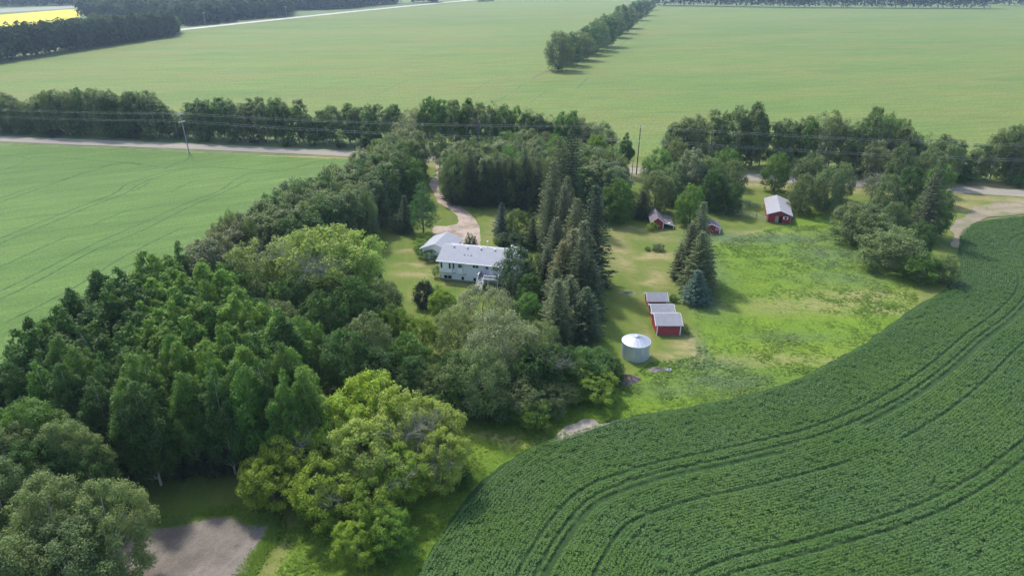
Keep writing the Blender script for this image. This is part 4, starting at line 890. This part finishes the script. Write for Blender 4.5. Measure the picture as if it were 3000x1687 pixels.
# --- E: willows in the middle
T('willow', 1215, 722, 10, 11, 'W', 'pale silvery willow just below the house deck'); T('willow', 1150, 775, 10, 9, 'G2', 'silvery willow left of the one by the deck'); T('willow', 1262, 790, 13, 13, 'W', 'largest silvery willow in the middle of the grove')
T('willow', 1350, 815, 11, 9, 'G', 'grey-green willow between the largest one and the spruces'); T('willow', 1200, 880, 11, 10, 'G', 'dark willow below the largest silvery one, left'); T('willow', 1290, 940, 7, 10, 'G', 'low grey-green willow at the front of the grove')
T('willow', 1140, 890, 9, 7, 'D', 'dark willow on the left flank of the grove'); T('willow', 1090, 925, 7, 6, 'G', 'small grey willow beside the bright maple'); T('round', 1395, 870, 9, 7, 'D', 'dark tree with dead limbs below the front spruce', dead=[(0, 0, -2, 6.5, .2, .1, 1, .7), (2, .8, -2, 6, .4, .2, 3, .6)])
T('willow', 1385, 960, 5, 8, 'G', 'low willow at the grove front, right of centre'); T('round', 1460, 880, 7, 7, 'D', 'dark shrubby tree left of the grain bin'); T('round', 1510, 880, 5, 6, 'D', 'dark bushy tree partly hiding the grain bin foot'); T('round', 1540, 902, 4.5, 4.5, 'D', 'smallest dark bush in front of the grain bin')
T('round', 1330, 880, 9, 8, 'D', 'dark tree between the willows, lower right'); T('round', 1235, 965, 5.5, 7, 'D', 'dark tree low at the front of the grove, left')
T('maple', 1500, 940, 4.8, 7.0, (.15, .24, .03), 'bright green bush at the lower right of the grove beside the earth heap'); T('maple', 1340, 1010, 4.0, 6, (.15, .23, .03), 'low yellow-green bush at the front foot of the grove'); T('bush', 1140, 960, 6, 4, 'M', 'narrow green bush in the gap left of the grove front')
T('maple', 1090, 1000, 5, 5, 'M', 'small green tree behind the maple, right side'); T('maple', 1330, 740, 8, 6, 'M', 'bright green tree left of the front spruce'); T('bush', 1285, 800, 3, 4, 'M', 'low bush under the willows')
T('round', 1300, 622, 11.5, 8.5, (.045, .085, .035), 'dark green leafy tree hiding the right end of the house'); T('round', 1335, 690, 8, 6, 'D', 'dark green tree behind the deck, right'); T('maple', 1345, 640, 9, 5, 'G2', 'pale olive tree right of the house')
# --- G: big bright maple clump
T('maple', 925, 945, 12, 9, 'Y', 'bright yellow-green maple, topmost crown of the clump by the dirt lot'); T('maple', 1000, 985, 11.5, 9, 'L2', 'yellow-green maple crown, upper right of the clump')
T('maple', 830, 1010, 11, 9, 'Y', 'yellow-green maple crown, upper left of the clump', dead=[(1, -2.5, -2, 7.5, .2, -.2, 0, .55)]); T('maple', 1080, 1010, 10, 8, 'L2', 'half-dead yellow-green maple at the right of the clump', dead=[(0, -3.2, -3.4, 5.6, .7, -.3, 2, 1.25), (1, -2.0, -4.0, 4.4, .9, -.2, 4, 1.2), (2, -3.6, -3.6, 3.4, 1.0, -.4, 5, 1.1), (1, .5, -3, 7.4, .5, .2, 1, .9)])
T('maple', 735, 1075, 9.5, 8, 'Y', 'yellow-green maple crown at the left of the clump', dead=[(2, 1, -1, 7.2, .3, .1, 1, .6)]); T('maple', 900, 1070, 11, 9, 'L2', 'yellow-green maple crown in the centre of the clump', dead=[(1, 2.5, -2.5, 5.5, .6, .4, 2, .8)])
T('maple', 670, 1150, 7.5, 7, (.18, .26, .028), 'small yellow-green maple at the lower left of the clump'); T('maple', 800, 1165, 8.5, 8, (.18, .26, .028), 'yellow-green maple crown overhanging the dirt lot edge', dead=[(0, 1, -2, 5.2, .6, .1, 2, .6)])
T('maple', 1110, 1090, 8.5, 7, 'L2', 'thin yellow-green maple on the right rim of the clump', dead=[(2, 0, -1.5, 5, .4, .2, 0, .7)]); T('maple', 1000, 1130, 8, 7.5, 'L', 'green maple crown low in the clump, by the dead limbs', dead=[(0, 1, -2.4, 5, .9, 0, .4, .8)])
T('maple', 925, 1215, 7.5, 7, (.15, .24, .026), 'green maple crown near the bottom of the clump'); T('maple', 890, 1320, 5.5, 5, (.17, .26, .028), 'lowest bright maple bush at the bottom edge'); T('maple', 965, 1290, 6, 5.5, (.12, .20, .024), 'darker green maple bush at bottom right of the clump'); T('bush', 1010, 1340, 3.5, 4, 'M', 'small green bush between the maples and the crop')
T('maple', 690, 1000, 7, 4.5, 'M', 'small upright green tree behind the maple clump, left'); T('bush', 1165, 1180, 2.5, 3, 'M', 'weedy bush on the strip right of the maples')

# --- yard plants
TB('larch', 1066, 450, 588, 7.6, 'LA', 'tall soft green larch beside the driveway loop'); TB('youngspruce', 1022, 490, 585, 5.6, 'S', 'dark spruce just left of the larch'); TB('round', 1005, 535, 580, 5, 'G', 'small grey-green tree left of the dark spruce')
for i, (vx, vy, vb, wd) in enumerate([(1179, 583, 640, 1.6), (1187, 584, 641, 1.6), (1195, 592, 642, 1.6)]): TB('cedar', vx, vy, vb, wd, 'C', ['left', 'middle', 'right'][i] + ' one of the three clipped cedars behind the house', None)
TB('bush', 1068, 610, 640, 4.5, 'M', 'green shrub against the garage gable'); TB('bush', 1085, 628, 652, 5, 'D', 'dark shrub between the garage and the house'); TB('bush', 1075, 585, 610, 4, 'L', 'light green shrub left of the garage, back'); TB('bush', 1058, 600, 625, 3.5, 'L', 'light green shrub left of the garage, front')
TB('bush', 1100, 668, 698, 1.9, 'G', 'narrow grey-green shrub at the left corner of the house'); TB('topiary', 1070, 703, 768, 3.9, 'K', 'dark egg-shaped clipped shrub on the house lawn'); TB('bush', 1098, 716, 750, 4, 'L', 'light green shrub right of the dark egg-shaped one')
TB('youngspruce', 1262, 508, 588, 5.6, 'B', 'bluish young spruce right of the driveway'); TB('maple', 1302, 525, 600, 6, (.10, .16, .04), 'light green ornamental tree in the bed behind the house'); TB('cedar', 1281, 548, 590, 1.9, 'C', 'cedar column in the bed behind the house, left'); TB('cedar', 1335, 520, 580, 2.4, 'C', 'cedar column in the bed behind the house, right')
for i, (vx, vy, vb, wd) in enumerate([(1272, 585, 615, 4.5), (1298, 588, 620, 4.5), (1325, 585, 622, 5)]): TB('topiary', vx, vy, vb, wd, 'C', ['left', 'middle', 'right'][i] + ' rounded dark hedge shrub behind the house', None)
TB('youngspruce', 1340, 545, 620, 5, 'S', 'dark small spruce at the right of the hedge shrubs'); TB('bush', 1172, 610, 625, 1.6, 'G', 'small shrub between garage and cedars')

# --- F: spruces
for i, (vx, vy, vb, wd, tn) in enumerate([(1431, 308, 560, 8, 'K'), (1402, 340, 560, 6, 'SG'), (1388, 403, 600, 8, 'SG'), (1414, 464, 640, 7, 'SG'), (1422, 440, 620, 6, 'SG'), (1445, 495, 680, 7, 'SY'), (1486, 462, 712, 8, 'K'), (1396, 543, 700, 6.5, 'SG'), (1436, 572, 760, 8.5, 'SY'), (1460, 553, 740, 7.5, 'SG'),
    (1412, 605, 770, 8, 'SY'), (1454, 595, 790, 7.5, 'SG'), (1373, 620, 750, 6.5, 'S'), (1394, 672, 800, 6.5, 'SG'), (1480, 650, 800, 7, 'S'), (1430, 690, 830, 7, 'SG'), (1470, 720, 850, 7, 'S'), (1380, 470, 640, 6, 'S')]):
    TB('spruce', vx, vy, vb, wd * (1.34 if i < 10 else 1.12), tn, ['tallest spruce of the central group, dark with brown top', 'slim spruce just left of the tallest one', 'broad grey-green spruce at the upper left of the central group', 'spruce below the tallest one, centre left', 'spruce directly in front of the tallest one', 'yellowish cone-laden spruce left of the dark big one', 'large very dark spruce along the lawn edge', 'small cone-laden spruce on the left side of the group', 'cone-laden yellowish spruce in the middle of the group', 'green spruce right of the middle cone-laden one',
        'broad yellowish spruce with heavy cone clusters', 'spruce between the cone-laden one and the dark lawn-edge one', 'dark spruce right behind the leafy tree by the house', 'grey spruce behind the front one, left', 'dark spruce beside the lawn shadow', 'spruce behind the front one, right', 'dark low spruce at the front right of the group', 'dark slim spruce on the far left of the group'][i])
TB('spruce', 1400, 700, 862, 8.6, 'SG', 'front spruce of the central group with tiered grey-green boughs')
for i, (vx, vy, vb, wd) in enumerate([(1150, 398, 512, 7), (1185, 372, 515, 7), (1218, 400, 518, 7.5), (1252, 380, 518, 6.5), (1288, 392, 520, 7), (1320, 372, 522, 7), (1352, 400, 530, 7), (1128, 420, 500, 5)]):
    TB('spruce', vx, vy, vb, wd, 'S', ORD[i if i < 7 else 0] + ' dark spruce from the left in the row behind the driveway lawn' if i < 7 else 'smaller dark spruce where the driveway enters the yard')
P3 = PV([(1130, 345), (1200, 330), (1300, 322), (1400, 330), (1480, 345), (1560, 360), (1575, 410), (1500, 420), (1400, 400), (1250, 390), (1130, 390)], 14)
for (x, y) in fill_world(P3, 4.8, 31): tree_at(random.choice(['round', 'willow', 'poplar']), x, y, random.uniform(12.5, 15), random.uniform(6.5, 9), random.choice(['G', 'G', 'G2', 'P', 'M']), 'grey-green tree in the grove behind the dark spruce row', 'broadleaf trees of the north grove')
T('round', 1500, 372, 14, 10, 'W', 'silvery tree right of the tallest spruce'); T('round', 1553, 388, 14, 8.5, 'G2', 'olive-green tree at the left side of the power line gap'); T('round', 1560, 450, 12, 8, 'M', 'darker green tree below the olive one by the gap'); T('maple', 1500, 340, 14, 8, 'L', 'yellowish tree behind the silvery one'); 
TB('spruce', 1520, 460, 548, 7, 'S', 'dark spruce under the silvery tree, lawn end'); TB('spruce', 1545, 480, 545, 6, 'S', 'small dark spruce at the end of the lawn gap'); T('round', 1530, 430, 12, 8, 'G', 'grey-green tree above the lawn-end spruces')
# --- right groves
TB('youngspruce', 1613, 478, 548, 7, 'S', 'broad dark spruce left of the mossy roofed shed')
for i, (kd, vx, vy, h, wd, tn, lb) in enumerate([('round', 1660, 375, 12, 9, 'M', 'green tree right beside the brown power pole'), ('round', 1655, 430, 12, 9, 'G2', 'pale grey tree below the one beside the power pole'), ('round', 1700, 410, 12, 8, 'G', 'grey-green tree above the mossy shed'),
    ('round', 1705, 350, 13, 9, 'G2', 'pale green tree between the road and the grove right of the power pole'), ('round', 1775, 395, 13, 8, 'G', 'grey-green tree behind the tall silvery poplar'), ('round', 1835, 372, 12, 8, 'M', 'green tree between the road and the right part of the middle grove'), ('poplar', 1750, 372, 16, 7.5, 'W', 'tall silvery poplar in the middle of the right grove'), ('round', 1800, 400, 13, 8, 'G', 'grey tree right of the tall silvery poplar'), ('round', 1850, 405, 12, 7.5, 'G', 'tree at the right edge of the middle grove'), ('round', 1745, 465, 11, 7, 'M', 'dark green tree just behind the mossy shed'),
    ('round', 1800, 425, 12, 7.5, 'D', 'dark green tree above the small dark-roofed shed'), ('round', 1845, 450, 10, 6.5, 'D', 'dark tree right of the small dark-roofed shed'), ('round', 1690, 432, 9.5, 6, 'P', 'twiggy brownish tree behind the mossy shed'), 
    ('round', 1962, 385, 12, 7.5, 'M', 'dark leafy tree behind the barn, left'), ('round', 2050, 385, 13.5, 10, 'G', 'wide grey-green tree right of the barn, upper'), ('round', 2095, 420, 12.5, 9, 'G', 'wide grey-green tree right of the barn, right side'), ('round', 2030, 440, 11, 8, 'G', 'grey-green tree right of the barn, lower left'), ('round', 2130, 410, 11, 6, 'G2', 'paler tree between the barn grove and the dead tree'),
    ('poplar', 2175, 300, 17, 6, 'M', 'tall green poplar across the road, left of the big pair'), ('round', 2240, 285, 17, 9, 'M', 'tall green rounded tree across the road'), ('round', 2215, 355, 13, 9, 'P', 'brownish tree in front of the tall pair'), ('round', 2280, 365, 14, 9, 'G', 'grey-green tree behind the tall right spruce'), ('round', 2345, 375, 13, 8, 'G2', 'olive tree right of the tall right spruce'),
    ('round', 2375, 410, 12, 7.5, 'M', 'yellowish green tree at the right edge of the right grove'), ('round', 2370, 480, 12, 7.5, 'D', 'dark tree beside the gravel approach'), ('round', 2245, 440, 11, 8, 'G', 'grey tree left of the tall right spruce'), ('round', 2260, 510, 9, 7, 'G', 'grey-green tree in front of the tall right spruce'),
    ('round', 2175, 508, 10.5, 11, 'G2', 'grey tree at the upper left of the meadow corner clump'), ('round', 2215, 540, 9, 9.5, 'G', 'grey tree joining the clump by the meadow'), ('round', 2330, 560, 9, 7, 'D', 'dark tree above the gravel approach bend'), ('round', 2262, 578, 9.5, 13, 'G', 'big round dark tree at the meadow corner'), ('round', 2325, 635, 6.5, 8, 'M', 'small green tree right of the big round one'), ('round', 2388, 640, 6.5, 5.5, 'G', 'small tree at the crop edge, rightmost of the clump'),
    ('round', 2300, 420, 12, 8, 'D', 'dark tree tucked behind the tall right spruce'), ('poplar', 2400, 365, 13, 6, 'G2', 'thin pale poplar at the right of the right grove')]):
    T(kd, vx, vy, h, wd, tn, lb)
TB('spruce', 2316, 390, 605, 9, 'SG', 'tall spruce standing in the right grove'); TB('spruce', 2255, 298, 445, 6, 'SY', 'brown-tipped spruce among the tall trees across the road')
T('thin', 2205, 440, 8, 6, 'P', 'bare grey dead tree by the road in the right grove', dead=[(0, 0, 0, 4, 0, 0, 0, 1.1), (1, 0, 0, 5, 0, 0, 1, 1.0), (2, 0, 0, 3, 0, 0, 2, 1.2)])
TB('spruce', 1748, 505, 700, 8.5, 'SG', 'rear spruce of the three on the meadow edge'); TB('spruce', 1725, 560, 705, 8, 'SG', 'left spruce of the cluster on the meadow edge'); TB('spruce', 1750, 580, 735, 8.5, 'SG', 'front tall spruce on the meadow edge'); TB('spruce', 1764, 600, 722, 6.5, 'S', 'right spruce of the cluster on the meadow edge')
TB('youngspruce', 1748, 678, 762, 7.6, 'B', 'short blue spruce at the front of the meadow cluster'); TB('spruce', 1705, 610, 700, 4, 'S', 'slim spruce on the lawn side of the meadow cluster')
TB('bush', 1640, 560, 579, 3.0, (.16, .24, .02), 'bright yellow-green vine bush on the corner of the mossy shed'); TB('bush', 1648, 612, 630, 1.9, 'W', 'round shrub on the lawn, left of the pair'); TB('bush', 1660, 612, 631, 2.0, 'W', 'round shrub on the lawn, right of the pair'); TB('bush', 1628, 622, 630, 1.6, 'D', 'low flat shrub left of the lawn pair')
TB('bush', 1694, 742, 758, 1.9, 'D', 'small shrub at the front right corner of the farthest granary'); TB('bush', 1722, 815, 838, 2.0, 'G', 'weedy shrub at the right end of the nearest granary')

# --- row in the far field
TR = [(1405, 178, 76), (1428, 165, 80), (1455, 152, 78), (1478, 138, 66), (1500, 128, 45), (1520, 118, 35), (1545, 95, 28), (1560, 84, 12), (1578, 72, 14), (1600, 52, 0), (1618, 40, -6), (1632, 26, -8)]
for i, (vx, vb, vt) in enumerate(TR):
    TB('round', vx, vt, vb, 20 if i < 3 else 22, 'D' if i % 2 else 'G', ORD[i] + ' tree from the near end of the row dividing the far field')
# small bushes by the far road
for i, (vx, vb) in enumerate([(1208, 6), (1222, 5), (1236, 4)]): TB('bush', vx, vb - 7, vb, 12, 'D', ORD[i] + ' of three small dark bushes at the end of the far road')

# --- far woods: each reads as one mass
fr = np.random.default_rng(99)
def far_wood(name, label, pts, hts, wds, tint, ncard=110, size=2.6):
    Ps, Ns, Ts, S = [], [], [], []
    for (x, y), h, wd in zip(pts, hts, wds):
        d = sph(ncard, fr); d[:, 2] = np.abs(d[:, 2]) * fr.choice([1, 1, 1, -1], ncard)
        k = fr.random(ncard) ** .35; p = np.stack([x + d[:, 0] * wd * .5 * k, y + d[:, 1] * wd * .5 * k, h * .52 + d[:, 2] * h * .48 * k], 1)
        Ps.append(p); Ns.append(d + np.array([0, 0, .4]) + fr.normal(size=(ncard, 3)) * .4); Ts.append(np.clip(fr.random() * .6 + .4 * fr.random(ncard), 0, 1)); S.append(np.full(ncard, size * wd / 9))
    Q = cards(np.vstack(Ps), np.vstack(Ns), np.concatenate(S), fr, .7)
    o = link(name, card_mesh(name, Q, np.concatenate(Ts), M['farleaf'])); o.color = (*tint, 1); tag(o, label, 'woodland', None, 'stuff'); return o
def wood(name, label, poly, sp, h, tint, seed, **kw):
    pts = fill_world(poly, sp, seed); r = random.Random(seed)
    far_wood(name, label, pts, [r.uniform(*h) for _ in pts], [sp * r.uniform(1.15, 1.6) for _ in pts], tint, **kw)
def strip(a, b_, sp, rows, gap, seed):
    r = random.Random(seed); a = Vector(a); b_ = Vector(b_); L = (b_ - a).length; d = (b_ - a) / L; n_ = Vector((-d.y, d.x)); out = []
    for k in range(rows):
        s = 0
        while s < L: p = a + d * (s + r.uniform(-1, 1)) + n_ * (k * gap + r.uniform(-1, 1)); out.append((p.x, p.y)); s += sp * r.uniform(.8, 1.2)
    return out
WA = PV([(-60, 168), (60, 145), (160, 125), (300, 108), (442, 88), (452, 78)]) + PV([(442, 28), (330, 30), (232, 28), (200, 46), (120, 66), (-60, 76)], 20)
far_edge = strip(PV([(-60, 166)])[0], PV([(445, 90)])[0], 7.5, 3, 7, 4)
far_wood('far_woodland', 'dark line of tall trees bounding the far field at upper left', far_edge, [random.uniform(21, 25.5) for _ in far_edge], [random.uniform(9, 12) for _ in far_edge], (.045, .068, .04), 260, 2.3)
wood('far_woodland', 'lower green woodland behind the dark line at upper left', WA, 10, (14, 19), (.080, .120, .045), 41, ncard=170, size=2.4)
WB = PV([(470, 68), (560, 58), (640, 48), (728, 42), (735, 28), (860, 24), (1000, 10), (1100, 4)]) + PV([(1100, -14), (300, -14), (200, 16), (460, 26)], 16)
wood('far_woodland', 'dark forest beyond the far pale road', WB, 13, (20, 27), (.040, .062, .036), 43, ncard=140, size=2.6)
WC = PV([(-300, 26), (190, 14), (300, 5), (300, -22), (-300, -22)])
wood('far_woodland', 'dark distant forest beyond the pale field, top left corner', WC, 22, (20, 28), (.036, .055, .036), 44, ncard=70, size=2.0)
e = strip(V(2488, 23), V(1985, 20), 9, 3, -9, 6) + strip(V(1985, 20), V(1640, 14), 9, 3, -9, 7)
far_wood('far_woodland', 'dark tree belt closing the far field along the top right', e, [random.uniform(24, 34) for _ in e], [random.uniform(11, 15) for _ in e], (.045, .070, .040), 130, 2.4)
e = strip(V(3000, 30), V(2500, 14), 11, 2, -9, 8)
far_wood('far_woodland', 'tree belt in the top right corner', e, [random.uniform(18, 26) for _ in e], [random.uniform(11, 15) for _ in e], (.050, .075, .042), 110, 2.4)

# ================================================================ CROP, TALL GRASS
cr = np.random.default_rng(5)
def poly_pts(poly, n, r):
    a = np.array(poly); lo, hi = a.min(0), a.max(0); P = lo + (hi - lo) * r.random((n, 2)); return P[inside(P, poly)]
def in_view(P, mg=60):
    u = np.array([0.0]); z = -CAM_H; d = P[:, 1] * math.cos(PITCH) - z * math.sin(PITCH); v = P[:, 1] * math.sin(PITCH) + z * math.cos(PITCH)
    px = (1500 + FPX * P[:, 0] / d); py = (843.5 - FPX * v / d); return (px > -mg * 3) & (px < 3000 + mg * 11) & (py < 1687 + mg * 3) & (py > -200)
ROW = 0.45
TRAMS = [(10.5, .36), (12.4, .36), (13.5, .25), (18.4, .23), (27.6, .36), (29.5, .3)]
SOYC = catmull([tuple(p) for p in SOY[::14]], 3.0)
P = np.array([[-40, 40]]) + cr.random((440000, 2)) * np.array([[250, 150]]); P = P[in_view(P)]
P = P[inside(P, SP)]
far_ = np.hypot(P[:, 0], P[:, 1]); P = P[(cr.random(len(P)) < np.clip(135 / far_, .55, 1))]
d_, s_, cp = seg_dist(P, SOYC); nn = (P - cp) / (d_[:, None] + 1e-6)
nn0 = nn; trow = (np.floor(d_ / ROW) + .5) * ROW; P = cp + nn * trow[:, None] + cr.normal(size=P.shape) * 0.03; d_ = trow
keep = (d_ > 0.4) & (cr.random(len(d_)) < 0.95)
wv = vnoise(P, 30, 3)
for t0, wd in TRAMS:
    on = np.abs(d_ - t0) < wd
    if t0 in (18.4, 13.5): on &= wv > 0.5
    keep &= ~on
P = P[keep]; nn0 = nn0[keep]; n = len(P)
npc = 8
P5 = np.repeat(P, npc, 0); lum = vnoise(P5, 9, 6) * .5 + vnoise(P5, 28, 7) * .5
N5 = np.repeat(nn0, npc, 0); T5 = np.stack([-N5[:, 1], N5[:, 0]], 1); q = np.column_stack([P5 + N5 * cr.normal(size=(len(P5), 1)) * .10 + T5 * cr.uniform(-.4, .4, (len(P5), 1)), 0.15 + cr.uniform(.28, .41, len(P5))])
Nn = np.column_stack([cr.normal(size=(len(P5), 2)) * .32, np.full(len(P5), 1.0)])
Q = cards(q, Nn, np.full(len(P5), .165), cr, .85, .3)
m, t, b = mk('crop_leaf'); tn = attr(t, 'tint'); n1 = noise(t, .07, 5, .6)
c = ramp(t, tn, [(0.15, (.062, .135, .026)), (0.85, (.090, .178, .034))]); c = mixc(t, ramp(t, n1, [(.42, g3(0)), (.6, g3(.5))]), c, (.090, .165, .060)); c = mixc(t, ramp(t, noise(t, .05, 5, .65), [(.5, g3(0)), (.68, g3(.6))]), c, (.11, .195, .035))
t.links.new(c, b.inputs['Base Color']); b.inputs['Roughness'].default_value = .6; b.inputs['Specular IOR Level'].default_value = .15
tr = N(t, 'ShaderNodeBsdfTranslucent'); t.links.new(c, tr.inputs[0]); ms = N(t, 'ShaderNodeMixShader'); ms.inputs[0].default_value = .25; t.links.new(b.outputs[0], ms.inputs[1]); t.links.new(tr.outputs[0], ms.inputs[2]); t.links.new(ms.outputs[0], t.nodes['Material Output'].inputs[0])
o = link('crop_plants', card_mesh('crop_plants', Q, np.clip(lum * .7 + .3 * cr.random(len(P5)), 0, 1), m)); tag(o, 'dark green row crop curving round the meadow and grove', 'crop', None, 'stuff')

m, t, b = mk('tall_grass_blade'); tn = attr(t, 'tint'); wa = attr(t, 'weed')
c = ramp(t, tn, [(0.1, (.10, .185, .018)), (0.6, (.14, .23, .022)), (1.0, (.20, .245, .04))]); c = mixc(t, wa, c, ramp(t, tn, [(0.1, (.12, .195, .075)), (.9, (.19, .255, .115))]))
t.links.new(c, b.inputs['Base Color']); b.inputs['Roughness'].default_value = .6
tr = N(t, 'ShaderNodeBsdfTranslucent'); t.links.new(c, tr.inputs[0]); ms = N(t, 'ShaderNodeMixShader'); ms.inputs[0].default_value = .35; t.links.new(b.outputs[0], ms.inputs[1]); t.links.new(tr.outputs[0], ms.inputs[2]); t.links.new(ms.outputs[0], t.nodes['Material Output'].inputs[0])
LL = np.array(L[:13]); LP = catmull([tuple(p) for p in LL], .5); LP = LP[cr.integers(0, len(LP), 5200)] + cr.normal(size=(5200, 2)) * .45
Pm = np.vstack([poly_pts(MEADOW, 60000, cr), poly_pts(VERGE, 30000, cr), LP])
ds, _, _ = seg_dist(Pm, SOYC); Pm = Pm[~inside(Pm, SP)]
rough_ = vnoise(Pm, 2.4, 11) * .6 + vnoise(Pm, 7, 12) * .4
smooth_zone = np.zeros(len(Pm))
for (vx, vy, rx, ry) in [(1850, 700, 16, 9), (1900, 800, 16, 8)]:
    cx, cy = V(vx, vy); smooth_zone = np.maximum(smooth_zone, np.exp(-(((Pm[:, 0] - cx) / rx) ** 2 + ((Pm[:, 1] - cy) / ry) ** 2)))
keep = cr.random(len(Pm)) < np.clip(.25 + 1.5 * (rough_ - .3), .1, 1) * (1 - .5 * smooth_zone); Pm = Pm[keep]; rough_ = rough_[keep]; smooth_zone = smooth_zone[keep]
hz = (.10 + .34 * np.clip(rough_ - .3, 0, 1)) * (1 - .65 * smooth_zone)
k = 6; P6 = np.repeat(Pm, k, 0); H6 = np.repeat(hz, k); a = cr.uniform(0, 6.28, len(P6)); ln_ = cr.uniform(.1, .8, len(P6))
q = np.column_stack([P6 + np.stack([np.cos(a), np.sin(a)], 1) * (.28 * cr.random(len(P6)))[:, None], .05 + H6 * .45])
Tn = np.column_stack([np.cos(a) * ln_, np.sin(a) * ln_, np.ones(len(P6))]); Nn = np.column_stack([-np.sin(a) + cr.normal(size=len(a)) * .4, np.cos(a) + cr.normal(size=len(a)) * .4, 1.6 + 2.0 * cr.random(len(a))])
Q = cards(q, Nn, H6 * 1.2 + .1, cr, .38, .3, Tn)
wd6 = np.zeros(len(P6))
for (vx, vy, rx, ry, a_) in [(1780, 660, 3, 12, .7), (1830, 600, 9, 4, 1), (1960, 600, 14, 3.5, .9), (2100, 640, 11, 6, .7), (2130, 700, 10, 4, .6), (1770, 760, 3, 6, .9), (1755, 880, 2.2, 5, .9), (1800, 920, 6, 2, .8), (1820, 960, 8, 3, .8), (1790, 770, 3, 3, .8), (2150, 600, 8, 6, .7), (2000, 850, 8, 2, .5), (1700, 980, 6, 2, .6)]:
    cx, cy = V(vx, vy); wd6 = np.maximum(wd6, a_ * np.exp(-(((P6[:, 0] - cx) / rx) ** 2 + ((P6[:, 1] - cy) / ry) ** 2) * .8))
wd6 = np.clip(wd6 + .35 * (vnoise(P6, 4, 14) > .8), 0, 1)
nq = len(P6); o = link('tall_grass', np_mesh('tall_grass', Q, np.arange(nq * 4).reshape(nq, 4), m, {'tint': np.repeat(np.clip(vnoise(P6, 6, 15) * .6 + .4 * cr.random(nq), 0, 1), 4), 'weed': np.repeat(wd6, 4)}))
tag(o, 'tall yellow-green meadow grass and weeds between lawn and crop', 'grass', None, 'stuff')

# ================================================================ HAZE
mb = MB(); mb.box(-3050, 3050, -1550, 3250, -1.0, 62.0)
m = bpy.data.materials.new('thin_air'); m.use_nodes = True; t = m.node_tree; t.nodes.clear()
ou = t.nodes.new('ShaderNodeOutputMaterial'); pv = t.nodes.new('ShaderNodeVolumePrincipled'); pv.inputs['Color'].default_value = (.58, .77, 1, 1); pv.inputs['Density'].default_value = 0.00012; pv.inputs['Anisotropy'].default_value = 0.2
t.links.new(pv.outputs[0], ou.inputs['Volume'])
tag(mb.build('haze', m), kind='stuff')
